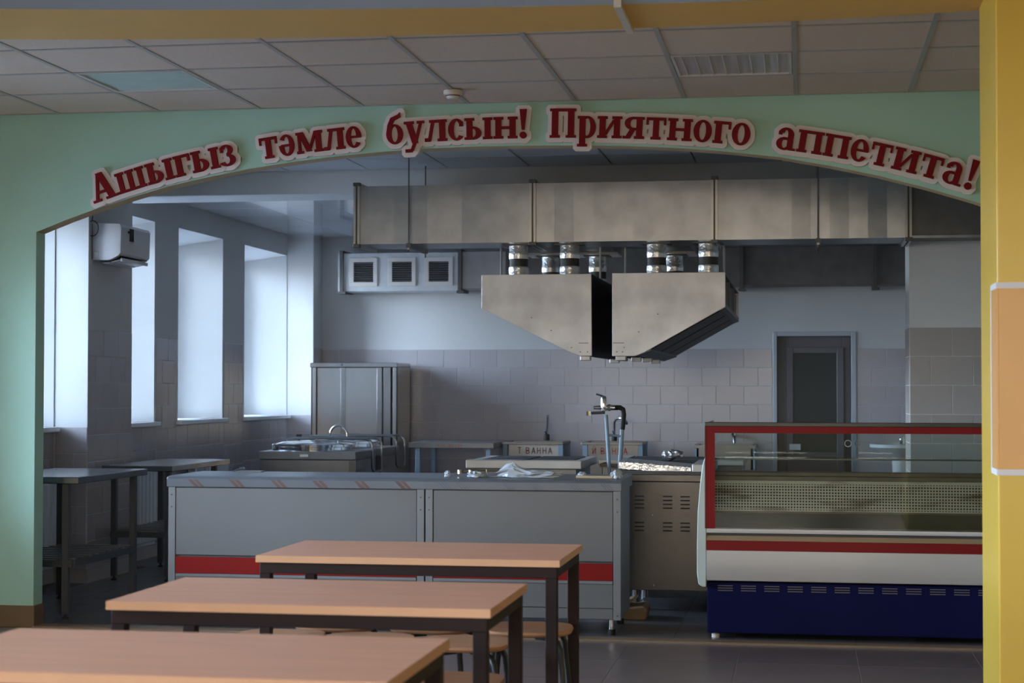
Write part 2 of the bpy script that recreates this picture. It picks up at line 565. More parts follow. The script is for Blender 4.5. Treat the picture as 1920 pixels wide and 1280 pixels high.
# ---- hall ceiling: tiles in a bar grid
hc = struct(B(WX - 0.3, -3.1, 6.78, AY + 0.02, HZ + 0.022, HZ + 0.12).box(-3.1, 5.1, 7.12, AY + 0.02, HZ + 0.022, HZ + 0.12).build('ceiling', M['ceil']), 'dining hall suspended ceiling')
gx = [-0.036 + 0.6 * k for k in range(-9, 6)]
gy = [9.01, 8.41, 7.81, 7.21]
LIGHTS = [(-3.336, 8.71), (-0.336, 8.71)]


def islight(u, v):
    return any(abs(u - a) < 0.2 and abs(v - c) < 0.2 for a, c in LIGHTS)


for (v0, v1) in ((9.01, 9.655), (8.41, 9.01), (7.81, 8.41), (7.21, 7.81)):
    lay(hc, 'ceiling_tile', 'z-', HZ + 0.02, gx[0], gx[-1], v0, v1, 0.6, v1 - v0, 'ceil', t_=0.018, gap=0.02, skip=islight)
for x in gx:
    B(x - 0.012, x + 0.012, 7.22 if x > -3.2 else 6.95, AY - 0.002, HZ - 0.002, HZ + 0.03).build('grid_bar', M['tbar'], hc)
for y in gy + [AY - 0.012]:
    B(gx[0], gx[-1], y - 0.012, y + 0.012, HZ - 0.001, HZ + 0.03).build('grid_bar', M['tbar'], hc)

# ---- plasterboard step with an orange soffit and a pale fascia
def yb(x):
    return 7.46 - 0.040 * (x + 1.2) ** 2


def yf(x):
    return 6.985 - 0.036 * (x + 0.2) ** 2


SZ = 2.90
N = 24
sx_ = [WX + (0.7 - WX) * i / N for i in range(N + 1)]
b = MB()
for x0, x1 in zip(sx_, sx_[1:]):
    b.quad((x0, yf(x0), SZ), (x1, yf(x1), SZ), (x1, yb(x1), SZ), (x0, yb(x0), SZ))
    b.quad((x0, yb(x0), SZ), (x1, yb(x1), SZ), (x1, yb(x1), HZ + 0.05), (x0, yb(x0), HZ + 0.05))
sf = struct(b.build('trim_2', M['orange'], smooth=30), 'curved orange ceiling soffit across the hall')
b = MB()
for x0, x1 in zip(sx_, sx_[1:]):
    b.quad((x0, yf(x0), SZ), (x1, yf(x1), SZ), (x1, yf(x1), 3.45), (x0, yf(x0), 3.45))
b.build('fascia', M['fascia'], sf, smooth=30)
struct(B(WX - 0.3, 5.1, -4.1, 7.3, 3.45, 3.6).box(0.6, 5.1, 7.15, 7.3, 2.97, 3.45).build('ceiling', M['white']), 'raised white ceiling over the near part of the hall')
struct(B(-0.735, -0.705, 7.0 - 0.055, 7.475, SZ - 0.018, SZ).box(-0.735, -0.705, 6.945, 6.972, SZ, 3.45).build('trim_3', M['sensor']), 'white cable trunking crossing the orange soffit')

# ---- yellow pillar on the right with the orange panel
PX = 0.70
pl = struct(B(PX, 2.6, 6.68, 7.28, 0, 3.45).build('wall_pillar', M['yellow'], bevel=0.006, seg=2), 'yellow pillar with an orange panel at the right')
z0, z1 = 1.085, 1.745
ln = 0.022
fy = 6.676
def band(bb, x0, x1, a, c):
    bb.box(x0, x1, fy, fy + 0.006, a, c)
b = MB()
band(b, PX + 0.004, 2.2, z0, z1)
b.prism([(6.68, z0), (6.68, z1), (6.86, z1), (6.86, z0)], 'x', PX - 0.003, PX + 0.003)
b.build('colour_panel', M['orange_panel'], pl)
b = MB()
band(b, PX - 0.002, 2.22, z1, z1 + ln)
band(b, PX - 0.002, 2.22, z0 - ln, z0)
b.box(PX - 0.0045, PX + 0.003, 6.678, 6.88, z1, z1 + ln).box(PX - 0.0045, PX + 0.003, 6.678, 6.88, z0 - ln, z0).box(PX - 0.0045, PX + 0.003, 6.86, 6.882, z0, z1)
b.build('panel_border', M['white_line'], pl)

# ---- window wall
WIN = [(10.62, 11.90, 1.1, 2.74), (12.66, 13.87, 1.1, 2.74), (14.43, 15.60, 1.1, 2.74), (16.24, 17.645, 1.1, 2.74)]
HWIN = [(0.4, 2.0, 0.9, 3.1), (3.6, 5.2, 0.9, 3.1), (7.1, 9.1, 0.75, 2.3)]


def facade(name, y0, y1, wins, ztop, m, label):
    b = MB()
    ys = y0
    for (a, c, s, h) in wins:
        b.box(WX - 0.1, WX, ys, a, 0, ztop)
        b.box(WX - 0.1, WX, a, c, 0, s)
        b.box(WX - 0.1, WX, a, c, h, ztop)
        ys = c
    b.box(WX - 0.1, WX, ys, y1, 0, ztop)
    return struct(b.build(name, m), label)


kl = facade('wall_left', AY2, KY + 0.1, WIN, 3.1, M['kwall'], 'kitchen window wall with grey tiling below')
hl = facade('wall_left', -4.1, AY, HWIN, 3.6, M['hallwall'], 'dining hall window wall')
n = 0
for wins, px in ((WIN, 'kitchen'), (HWIN, 'hall')):
    for (a, c, s, h) in wins:
        n += 1
        D = 0.46
        d, dz = (0.13, 0.08)
        d2 = 0.10 if (11.8 < c < 12 or c > 17) else d
        xo = WX - D
        fr = MB()
        y0, y1, z0, z1 = a + d, c - d2, s + 0.01, h - dz
        for (p0, p1, q0, q1) in ((y0 - 0.04, y0 + 0.06, z0, z1), (y1 - 0.06, y1 + 0.04, z0, z1), (y0, y1, z0 - 0.02, z0 + 0.06), (y0, y1, z1 - 0.06, z1 + 0.04), ((y0 + y1) / 2 - 0.05, (y0 + y1) / 2 + 0.05, z0, z1)):
            fr.box(xo - 0.05, xo + 0.01, p0, p1, q0, q1)
        W = struct(fr.build('window_%d' % n, M['pvc']), 'white framed window in the %s facade' % px)
        B(xo - 0.025, xo - 0.019, y0 + 0.05, y1 - 0.05, z0 + 0.05, z1 - 0.05).build('pane', M['pane'], W)
        MB().quad((WX, a, s), (WX, a, h), (xo, a + d, h - dz), (xo, a + d, s)) \
            .quad((WX, c, s), (WX, c, h), (xo, c - d2, h - dz), (xo, c - d2, s)) \
            .quad((WX, a, h), (WX, c, h), (xo, c - d2, h - dz), (xo, a + d, h - dz)).build('reveal', M['reveal'], W)
        B(xo, WX + 0.05, a - 0.04, c + (0.04 if c < 11.8 or 12 < c < 17 else 0.0), s - 0.035, s).build('window_sill', M['reveal'], W, bevel=0.004)
        portal('window_portal', (xo - 0.1, (a + c) / 2, (s + h) / 2), (0, R(-90), 0), h - s - 0.1, c - a - 0.25)

# ---- piers standing in front of the window wall
PIER = [(11.907, 12.737, -5.0), (17.65, KY, -4.97)]
for (a, c, x) in PIER:
    B(WX, x, a, c, 0, 2.96).build('pier', M['kwall'], kl)
TP = (0.28, 0.1875)
TT = 1.79
# below the sills, between the windows, on the piers
for (y0, y1) in ((AY2, 10.58), (13.91, 14.39), (15.64, 16.2)):
    lay(kl, 'wall_tile', 'x+', WX, y0, y1, 0.1, TT, *TP, 'tile', bond=0.5)
for (a, c, s, h) in WIN:
    e1 = min(c + 0.04, 11.9 if c < 12 else (17.64 if c > 17 else 99))
    lay(kl, 'wall_tile', 'x+', WX, max(a - 0.04, 12.75 if 12 < a < 13 else 0), e1, 0.1, s - 0.04, *TP, 'tile', bond=0.5)
for (a, c, x) in PIER:
    lay(kl, 'wall_tile', 'x+', x, a, c, 0.1, TT, *TP, 'tile', bond=0.5)
    lay(kl, 'wall_tile', 'y-', a, WX + 0.01, x, 0.1, 1.1, *TP, 'tile', bond=0.5)
struct(B(WX, WX + 0.012, AY2, 11.9, 0, 0.1).box(WX, -4.99, 11.895, 11.907, 0, 0.1).box(-5.0, -4.988, 11.9, 12.737, 0, 0.1).box(WX, WX + 0.012, 12.74, KY, 0, 0.1).build('baseboard_left', M['tile_warm']), 'tiled plinth along the kitchen window wall')

# ---- rear wall with the door opening
DX0, DX1, DZ = -0.26, 0.47, 1.90
b = MB()
b.box(WX, DX0, KY, KY + 0.15, 0, 3.1).box(DX1, 3.2, KY, KY + 0.15, 0, 3.1).box(DX0, DX1, KY, KY + 0.15, DZ, 3.1)
kb = struct(b.build('wall_rear', M['kwall']), 'kitchen rear wall, pale plaster above grey tiles')
lay(kb, 'wall_tile', 'y-', KY, -4.97, DX0 - 0.045, 0.29, 1.775, *TP, 'tile', bond=0.5, uoff=0.1)
lay(kb, 'wall_tile', 'y-', KY, DX1 + 0.06, 1.4, 0.29, 1.775, *TP, 'tile', bond=0.5)
B(WX, 3.2, KY + 0.4, KY + 0.5, 0, 3.1).box(WX, 3.2, KY + 0.15, KY + 0.4, 3.0, 3.1).box(-1.0, -0.9, KY + 0.15, KY + 0.4, 0, 3.0).box(1.1, 1.2, KY + 0.15, KY + 0.4, 0, 3.0).build('backing_wall', M['kwall'], kb)
b = MB().box(DX0 - 0.04, DX0, KY - 0.012, KY + 0.1, 0, DZ + 0.045).box(DX1, DX1 + 0.05, KY - 0.012, KY + 0.1, 0, DZ + 0.045).box(DX0, DX1, KY - 0.012, KY + 0.1, DZ, DZ + 0.045)
dr = struct(b.build('door_1', M['door_trim'], bevel=0.004), 'grey kitchen door with a dark panel')
b = MB().box(DX0, DX0 + 0.115, KY + 0.05, KY + 0.12, 0, DZ).box(DX1 - 0.09, DX1, KY + 0.05, KY + 0.12, 0, DZ).box(DX0 + 0.115, DX1 - 0.09, KY + 0.05, KY + 0.12, DZ - 0.125, DZ)
b.build('door_frame', M['door'], dr, bevel=0.004)
b = MB().box(-0.165, -0.10, KY + 0.035, KY + 0.0495, 0.02, 1.79).box(0.33, 0.40, KY + 0.035, KY + 0.0495, 0.02, 1.79).box(-0.10, 0.33, KY + 0.035, KY + 0.0495, 1.73, 1.79).box(-0.10, 0.33, KY + 0.035, KY + 0.0495, 0.66, 0.74).box(-0.10, 0.33, KY + 0.035, KY + 0.0495, 0.02, 0.12)
b.build('door_leaf', M['door'], dr, bevel=0.004)
B(-0.10, 0.33, KY + 0.042, KY + 0.0495, 0.74, 1.73).build('upper_panel', M['door_glass'], dr)
B(-0.10, 0.33, KY + 0.042, KY + 0.0495, 0.12, 0.66).build('lower_panel', M['door'], dr)
tag(B(-0.14, -0.03, KY + 0.031, KY + 0.0345, 0.76, 0.82).build('notice', M['paper']), 'small white paper notice stuck on the dark door', 'notice')

# ---- right side of the kitchen: end wall and a free pillar
struct(B(3.1, 3.2, AY2, KY + 0.1, 0, 3.1).build('wall_right', M['kwall']), 'kitchen end wall out of view')
pr = struct(B(0.725, 1.9, 12.55, 13.03, 0, 2.97).build('wall_pier', M['white']), 'tiled pillar at the right of the kitchen')
lay(pr, 'wall_tile', 'y-', 12.55, 0.725, 1.85, 0.3, 1.8, 0.285, 0.2, 'tile_warm', bond=0.5)
lay(pr, 'wall_tile', 'x-', 0.725, 12.55, 13.03, 0.3, 1.8, 0.285, 0.2, 'tile_warm', bond=0.5)

# ---- kitchen ceilings and the beam
k1 = struct(B(WX, 3.1, AY2, 12.72, 3.005, 3.1).build('ceiling', M['flange']), 'kitchen ceiling in front of the beam')
lay(k1, 'ceiling_tile', 'z-', 3.0, -4.95, 2.25, 9.8, 12.68, 0.6, 0.6, 'kceil_m', t_=0.018, gap=0.012, vtop=True)
k2 = struct(B(WX, 3.1, 13.1, KY, 2.972, 3.1).build('ceiling', M['flange']), 'kitchen ceiling of glossy panels behind the beam')
lay(k2, 'ceiling_tile', 'z-', 2.968, -5.24, 2.56, 13.16, 17.96, 0.6, 0.6, 'kceil', t_=0.018, gap=0.008, vtop=False)
struct(B(WX, 3.1, 12.7, 13.16, 2.815, 3.1).build('trim_4', M['white'], bevel=0.004), 'white beam across the kitchen ceiling')

# ---- the rest of the hall (behind the photographer)
RW = [(-4.7, -2.6), (-2.0, 0.1), (0.7, 2.8)]
b = MB()
xs0 = WX - 0.1
for (a, c) in RW:
    b.box(xs0, a, -4.3, -4.1, 0, 3.6).box(a, c, -4.3, -4.1, 0, 0.95).box(a, c, -4.3, -4.1, 2.9, 3.6)
    xs0 = c
b.box(xs0, 5.1, -4.3, -4.1, 0, 3.6)
struct(b.build('wall_rear', M['hallwall']), 'dining hall rear wall out of view')
for (a, c) in RW:
    n += 1
    W = struct(MB().box(a, a + 0.06, -4.25, -4.17, 0.95, 2.9).box(c - 0.06, c, -4.25, -4.17, 0.95, 2.9).box(a, c, -4.25, -4.17, 0.95, 1.01).box(a, c, -4.25, -4.17, 2.84, 2.9).build('window_%d' % n, M['pvc']), 'window in the hall rear wall out of view')
    B(a + 0.05, c - 0.05, -4.215, -4.209, 1.0, 2.85).build('pane', M['pane'], W)
    MB().quad((a, -4.14, 0.95), (c, -4.14, 0.95), (c, -4.14, 2.9), (a, -4.14, 2.9)).build('light_filter_sheet', M['light_filter'], W)  # unseen sheet added to warm and dim the incoming light
    portal('window_portal', ((a + c) / 2, -4.3, 1.92), (R(90), 0, 0), c - a - 0.1, 1.85)
struct(B(5.0, 5.2, -4.1, AY, 0, 3.6).build('wall_right', M['orange']), 'dining hall right wall out of view')
struct(B(WX - 12, WX - 0.6, -12, 26, -0.6, -0.5).build('ground', M['kgrout']), 'ground outside the windows')

# ================================================================== LETTERING
S_, T_, XH = 0.20, 0.085, 0.745


def rect(x0, z0, x1, z1):
    return [[(x0, z0), (x1, z0), (x1, z1), (x0, z1)]]


def dia(xb, zb, xt, zt, w_):
    return [[(xb, zb), (xb + w_, zb), (xt + w_, zt), (xt, zt)]]


def arc(cx, cz, rx, rz, tx, tz, a0, a1, n_=14):
    out = []
    for i in range(n_):
        p, q = R(a0 + (a1 - a0) * i / n_), R(a0 + (a1 - a0) * (i + 1) / n_)
        o = lambda a: (cx + rx * math.cos(a), cz + rz * math.sin(a))
        k = lambda a: (cx + (rx - tx) * math.cos(a), cz + (rz - tz) * math.sin(a))
        out.append([k(p), o(p), o(q), k(q)])
    return out


def stem(x, h, s=S_, b=True, tl=True, tr=False, z=0.0):
    g = rect(x, z, x + s, h)
    if b:
        g += rect(x - 0.065, z, x + s + 0.065, z + T_)
    if tl:
        g += rect(x - 0.065, h - T_, x + s, h)
    if tr:
        g += rect(x, h - T_, x + s + 0.065, h)
    return g


H_ = XH
soft = stem(0.065, H_, tr=True) + arc(0.28, 0.225, 0.29, 0.225, 0.19, 0.075, -90, 90) + rect(0.2, 0.375, 0.29, 0.45) + rect(0.2, 0, 0.29, 0.075)
GL = {
    'А': (0.90, dia(0.08, 0, 0.35, 1, 0.10) + dia(0.58, 0, 0.32, 1, 0.23) + rect(0.2, 0.27, 0.66, 0.36) + rect(0, 0, 0.30, 0.08) + rect(0.46, 0, 0.90, 0.08)),
    'ш': (1.04, stem(0.065, H_, 0.17, tr=True) + stem(0.415, H_, 0.17, tr=True) + stem(0.765, H_, 0.17, tr=True) + rect(0.065, 0, 0.93, 0.085)),
    'ы': (0.98, soft + stem(0.68, H_, tr=True)),
    'г': (0.60, stem(0.065, H_) + rect(0.065, H_ - 0.09, 0.56, H_) + rect(0.48, H_ - 0.25, 0.56, H_)),
    'з': (0.56, arc(0.23, 0.565, 0.23, 0.19, 0.17, 0.07, -90, 160) + arc(0.23, 0.205, 0.285, 0.215, 0.19, 0.08, -160, 90) + rect(0.02, 0.5, 0.12, 0.66)),
    'т': (0.72, stem(0.245, H_, tl=False) + rect(0.02, H_ - 0.09, 0.67, H_) + rect(0.02, H_ - 0.25, 0.095, H_) + rect(0.595, H_ - 0.25, 0.67, H_)),
    'ә': (0.60, arc(0.28, 0.37, 0.28, 0.38, 0.18, 0.075, -180, 145, 22) + rect(0.08, 0.33, 0.42, 0.405)),
    'е': (0.60, arc(0.28, 0.37, 0.28, 0.38, 0.18, 0.075, 0, 325, 22) + rect(0.12, 0.34, 0.54, 0.415)),
    'м': (1.02, rect(0.09, 0, 0.19, H_) + rect(0.03, 0, 0.28, T_) + rect(0.03, H_ - T_, 0.28, H_) + stem(0.73, H_, tl=False, tr=True) + dia(0.38, 0.05, 0.10, H_, 0.20) + dia(0.42, 0.05, 0.70, H_, 0.10)),
    'л': (0.80, stem(0.5, H_, tl=False, tr=True) + rect(0.16, H_ - 0.09, 0.6, H_) + dia(0.10, 0.02, 0.24, H_, 0.11) + rect(0, 0, 0.19, 0.12)),
    'б': (0.64, arc(0.29, 0.34, 0.29, 0.35, 0.18, 0.075, 0, 360, 24) + [[(0, 0.34), (0.17, 0.34), (0.2, 0.66), (0.05, 0.66)], [(0.05, 0.66), (0.2, 0.66), (0.3, 0.82), (0.17, 0.92)], [(0.17, 0.92), (0.3, 0.82), (0.52, 0.93), (0.5, 1.10), (0.42, 1.02)]]),
    'у': (0.68, dia(0.24, -0.02, 0.03, H_, 0.21) + dia(0.30, -0.02, 0.52, H_, 0.10) + dia(0.16, -0.29, 0.30, 0.04, 0.11) + rect(0.0, -0.33, 0.24, -0.22) + rect(-0.02, H_ - T_, 0.32, H_) + rect(0.42, H_ - T_, 0.68, H_)),
    'с': (0.56, arc(0.29, 0.37, 0.29, 0.38, 0.19, 0.075, 45, 320, 18) + rect(0.38, 0.48, 0.51, 0.64)),
    'н': (0.84, stem(0.065, H_, tr=True) + stem(0.545, H_, tr=True) + rect(0.2, 0.33, 0.6, 0.42)),
    '!': (0.34, [[(0.04, 1.0), (0.28, 1.0), (0.205, 0.29), (0.115, 0.29)], [(0.16 + 0.12 * math.cos(R(30 * k)), 0.105 + 0.12 * math.sin(R(30 * k))) for k in range(12)]]),
    'П': (0.92, stem(0.065, 1.0, 0.21, tl=True) + stem(0.60, 1.0, 0.21, tl=False, tr=True) + rect(0.065, 0.91, 0.80, 1.0)),
    'р': (0.66, stem(0.065, H_, z=-0.30) + arc(0.32, 0.37, 0.29, 0.38, 0.18, 0.075, -135, 135, 18)),
    'и': (0.84, stem(0.065, H_, tr=True) + stem(0.545, H_, tr=True) + dia(0.2, 0.12, 0.50, H_ - 0.12, 0.11)),
    'я': (0.74, stem(0.44, H_, tl=False, tr=True) + arc(0.34, 0.52, 0.29, 0.225, 0.19, 0.075, 90, 270) + rect(0.3, 0.67, 0.5, H_) + rect(0.3, 0.295, 0.5, 0.37) + dia(0.06, 0, 0.24, 0.33, 0.18) + rect(0, 0, 0.22, T_)),
    'о': (0.64, arc(0.30, 0.37, 0.30, 0.38, 0.19, 0.075, 0, 360, 26)),
    'а': (0.66, rect(0.34, 0.05, 0.53, 0.55) + arc(0.28, 0.52, 0.25, 0.23, 0.19, 0.075, 0, 165) + arc(0.26, 0.21, 0.26, 0.22, 0.18, 0.07, 60, 320) + rect(0.38, 0, 0.62, 0.075) + rect(0.2, 0.34, 0.4, 0.42) + rect(0.04, 0.5, 0.16, 0.62)),
    'п': (0.84, stem(0.065, H_, tl=True) + stem(0.545, H_, tl=False, tr=True) + rect(0.065, H_ - 0.09, 0.74, H_)),
}


def hull(pts):
    pts = sorted(set(pts))

    def half(ps):
        h = []
        for p_ in ps:
            while len(h) > 1 and (h[-1][0] - h[-2][0]) * (p_[1] - h[-2][1]) - (h[-1][1] - h[-2][1]) * (p_[0] - h[-2][0]) <= 0:
                h.pop()
            h.append(p_)
        return h
    a = half(pts)
    c = half(pts[::-1])
    return a[:-1] + c[:-1]


def grow(poly, d):
    return hull([(round(x + d * math.cos(R(45 * k + 22.5)), 5), round(z + d * math.sin(R(45 * k + 22.5)), 5)) for x, z in poly for k in range(8)])


def base_z(x):
    u = x + 1.5
    return 2.755 - 0.005 * u - 0.037 * u ** 2 - 0.001 * u ** 3 - 0.003 * u ** 4


def slope(x):
    return math.atan((base_z(x + 0.02) - base_z(x - 0.02)) / 0.04)


WORDS = [('Ашыгыз', -4.01, -3.155, 'leftmost'), ('тәмле', -3.02, -2.425, 'second'), ('булсын!', -2.29, -1.49, 'third'),
         ('Приятного', -1.372, -0.278, 'fourth'), ('аппетита!', -0.145, 0.885, 'rightmost')]
CAP = 0.160
for word, x0, x1, pos in WORDS:
    g = [GL[c] for c in word]
    adv = [a for a, _ in g]
    L = sum(adv)
    L -= (adv[-1] - (0.55 if word[-1] == 'з' else adv[-1]))
    arc_len = (x1 - x0) / math.cos(slope((x0 + x1) / 2))
    k = arc_len / L
    root = thing('wall_lettering', 'red serif word «%s» on a white outlined backing, %s on the arch' % (word, pos), 'lettering', (x0, AY, base_z(x0)), 'red greeting words along the arch')
    back = MB()
    s = 0.0
    for i, (c, (a, polys)) in enumerate(zip(word, g)):
        xm = x0 + (s + a / 2) / L * (x1 - x0)
        th_ = slope(xm)
        cz = base_z(xm)
        s += a
        ct, st = math.cos(th_), math.sin(th_)

        def tr(p_, a=a, xm=xm, cz=cz, ct=ct, st=st):
            u, v = (p_[0] - a / 2) * k, p_[1] * CAP
            return (xm + u * ct - v * st, cz + u * st + v * ct)
        let = MB()
        for j, pg in enumerate(polys):
            q = [tr(p_) for p_ in pg]
            # pieces of one letter overlap, so each front lies a hair behind the last
            let.prism(q, 'y', AY - 0.044 + 0.0001 * j, AY - 0.030)
            back.prism(grow(q, 0.026), 'y', AY - 0.026 + 0.0001 * (len(back.f) // 12 % 60), AY - 0.002)
        let.build('letter', M['red'], root)
    back.build('backing', M['letter_white'], root)

# ================================================================== CEILING FITTINGS
for (x, y), lab, mm in ((LIGHTS[0], 'square ceiling light with a milky greenish diffuser, left of the smoke detector', 'diffuser'), (LIGHTS[1], 'square ceiling light with a ribbed reflector, right of the smoke detector', 'diffuser_r')):
    o = thing('ceiling_light', lab, 'ceiling light', (x, y, HZ), 'recessed ceiling lights')
    b = MB()
    for (a0, a1, c0, c1) in ((-0.285, 0.285, -0.285, -0.27), (-0.285, 0.285, 0.27, 0.285), (-0.285, -0.27, -0.27, 0.27), (0.27, 0.285, -0.27, 0.27)):
        b.box(x + a0, x + a1, y + c0, y + c1, HZ - 0.002, HZ + 0.02)
    b.build('light_frame', M['sensor'], o)
    B(x - 0.27, x + 0.27, y - 0.27, y + 0.27, HZ + 0.006, HZ + 0.02).build('diffuser', M[mm], o)
    if mm == 'diffuser_r':
        for i in range(8):
            yy = x - 0.24 + i * 0.065
            B(yy, yy + 0.006, y - 0.27, y + 0.27, HZ + 0.001, HZ + 0.007).build('louver_blade', M['sensor'], o)
o = thing('smoke_detector', 'small round white smoke detector on the tiled hall ceiling', 'smoke detector', (-1.83, 9.2, HZ))
MB().lathe([(0.045, 0.0), (0.05, -0.004), (0.05, -0.022), (0.047, -0.026)], (-1.83, 9.2, HZ - 0.002), 24).build('detector_base', M['sensor'], o, smooth=40)
MB().lathe([(0.036, -0.026), (0.036, -0.038), (0.028, -0.048)], (-1.83, 9.2, HZ - 0.002), 24).build('detector_head', M['sensor'], o, smooth=40)
MB().lathe([(0.0375, -0.029), (0.0375, -0.034)], (-1.83, 9.2, HZ - 0.002), 24).build('sensing_slot', M['seam'], o)

# ================================================================== MAIN DUCT
dz0, dz1, dy0, dy1 = 2.378, 2.782, 12.0, 12.48
dct = thing('ventilation_duct', 'large galvanised rectangular duct hanging across the kitchen in front of the beam', 'duct', (-3.065, 12.0, dz0))
seams = [-3.065, -1.826, -0.588, 0.69]
for i, (a, c) in enumerate(zip(seams, seams[1:])):
    nr = [5, 9, 10][i]
    xa, xc = a + 0.012, c - 0.012
    fold = [(xa + (xc - xa) * k / nr, dy0 + ((random.uniform(0.003, 0.006) if k % 2 else random.uniform(0.0, 0.0015)) if 0 < k < nr else 0)) for k in range(nr + 1)]
    MB().prism(fold + [(xc, dy1), (xa, dy1)], 'z', dz0, dz1).build('duct_section', M['galv'], dct)
o = B(0.702, 1.95, dy0 + 0.01, dy1, dz0 + 0.012, dz1).build('end_section', M['galv_d'], dct, bevel=0.003)
o['label'] = 'dark dull last section of the duct'
B(0.70, 1.95, dy0 - 0.004, dy0 + 0.01, dz0 - 0.004, dz0 + 0.012).build('bottom_lip', M['galv'], dct)
for x in seams:
    f = MB()
    for s in (-0.022, 0.006):
        f.box(x + s, x + s + 0.016, dy0 - 0.022, dy1 + 0.022, dz1, dz1 + 0.022).box(x + s, x + s + 0.016, dy0 - 0.022, dy1 + 0.022, dz0 - 0.022, dz0)
        f.box(x + s, x + s + 0.016, dy0 - 0.022, dy0, dz0, dz1).box(x + s, x + s + 0.016, dy1, dy1 + 0.022, dz0, dz1)
    fo = f.build('flange', M['flange_l'], dct)
    B(x - 0.005, x + 0.005, dy0 - 0.016, dy0 - 0.005, dz0 - 0.01, dz1 + 0.01).build('gasket', M['flange'], fo)
    for zz in (dz0 - 0.012, dz1 + 0.012):
        B(x - 0.024, x + 0.026, dy0 - 0.03, dy0 + 0.01, zz - 0.012, zz + 0.012).build('corner_clamp', M['flange'], fo, bevel=0.003)

for x, lab in ((-2.69, 'left trapeze hanger holding up the large duct'), (0.10, 'right trapeze hanger holding up the large duct')):
    o = thing('duct_hanger', lab, 'hanger', (x, 12.0, dz0), 'threaded rod hangers under the large duct')
    MB().tube([(x, dy0 - 0.035, dz0 - 0.06), (x, dy0 - 0.035, 2.995)], 0.0055, 6).build('rod', M['flange'], o)
    MB().tube([(x, dy1 + 0.035, dz0 - 0.06), (x, dy1 + 0.035, 2.995)], 0.0055, 6).build('rod', M['flange'], o)
    B(x - 0.015, x + 0.015, dy0 - 0.05, dy1 + 0.05, dz0 - 0.03, dz0 - 0.0).build('cross_bar', M['flange'], o)
    MB().lathe([(0.011, 0), (0.011, 0.014)], (x, dy0 - 0.035, dz0 - 0.045), 6).build('nut', M['chrome'], o)

# branch ducts over the rear row of hood necks
o = thing('branch_duct', 'dark flat branch duct behind the large duct over the hoods', 'duct', (-1.8, 13.0, 2.4))
b = MB()
for x, s in ((-1.945, 0.16), (-1.57, 0.16), (-0.98, 0.16)):
    b.prism([(12.51, 2.44), (12.51, 2.72), (13.85, 2.72), (13.85, 2.42), (13.5, 2.42)], 'x', x - s, x + s)
b.build('branch_box', M['galv_d'], o, bevel=0.003)
b = MB()
for x in (-1.945, -1.57, -0.98):
    b.box(x - 0.17, x + 0.17, 13.5, 13.87, 2.405, 2.42)
b.build('branch_flange', M['flange_l'], o)

# ================================================================== HOODS
def hood(side, poly, front, x_side, label):
    o = thing('extractor_hood', label, 'extractor hood', (poly[0][0], 12.0, 1.6), 'island extractor hoods')
    MB().prism(poly, 'y', 12.0, 12.012).build('front_plate', M['hood'], o, bevel=0.002)
    MB().prism(poly, 'y', 14.5, 14.512).build('rear_plate', M['hood'], o, bevel=0.002)
    return o


PL = [(-2.184, 2.157), (-1.424, 2.157), (-1.420, 1.598), (-1.495, 1.598), (-1.56, 1.618), (-2.184, 1.926)]
PR = [(-1.281, 2.160), (-0.516, 2.160), (-0.516, 1.926), (-1.06, 1.622), (-1.125, 1.596), (-1.281, 1.596)]
ho = hood('left', PL, 12.0, -1.42, 'left of the two worn steel hoods, its sloping side to the left')
B(-1.432, -1.424, 12.012, 14.5, 1.60, 2.157).build('inner_panel', M['black'], ho)  # shade between the hoods painted on as black
B(-2.184, -1.432, 12.012, 14.5, 2.147, 2.155).build('top_panel', M['galv_d'], ho)
MB().prism([(-2.18, 1.93), (-1.50, 1.602), (-1.50, 1.612), (-2.18, 1.94)], 'y', 12.012, 14.5).build('filter_panel', M['filter'], ho)
B(-2.184, -2.176, 12.012, 14.5, 1.93, 2.15).build('side_panel', M['hood'], ho)
hr = hood('right', PR, 12.0, -0.516, 'right of the two worn steel hoods, dark filters on its right side')
B(-1.281, -1.273, 12.012, 14.5, 1.60, 2.157).build('inner_panel', M['black'], hr)  # same painted shade on the facing side
B(-1.273, -0.52, 12.012, 14.5, 2.147, 2.157).build('top_panel', M['galv_d'], hr)
B(-0.56, -0.55, 12.012, 14.5, 1.95, 2.147).build('side_panel', M['filter'], hr)
for k in range(3):
    y0 = 12.08 + k * 0.82
    B(-0.552, -0.524, y0, y0 + 0.06, 1.94, 2.15).build('frame_strip', M['galv_d'], hr)
    B(-0.55, -0.535, y0 + 0.10, y0 + 0.72, 1.96, 2.13).build('side_filter', M['filter'], hr)
    MB().prism([(-0.53, 1.915), (-1.05, 1.625), (-1.05, 1.640), (-0.53, 1.930)], 'y', y0, y0 + 0.74).build('slope_filter', M['filter'], hr, bevel=0.004)
MB().prism([(-0.516, 1.92), (-0.516, 1.95), (-0.56, 1.95), (-0.56, 1.90)], 'y', 12.012, 14.5).build('edge_channel', M['galv_d'], hr)
MB().prism([(-1.02, 1.632), (-1.12, 1.598), (-1.12, 1.612), (-1.02, 1.648)], 'y', 12.012, 14.5).build('gutter', M['galv_d'], hr)
for o, xs_ in ((ho, ((-1.505, 12.03), (-1.44, 13.3))), (hr, ((-1.262, 12.03), (-1.20, 12.5), (-1.16, 12.9), (-1.16, 13.6)))):
    for x, y in xs_:
        B(x, x + 0.07, y, y + 0.07, 1.567, 1.598).build('grease_cup', M['hood'], o, bevel=0.004)
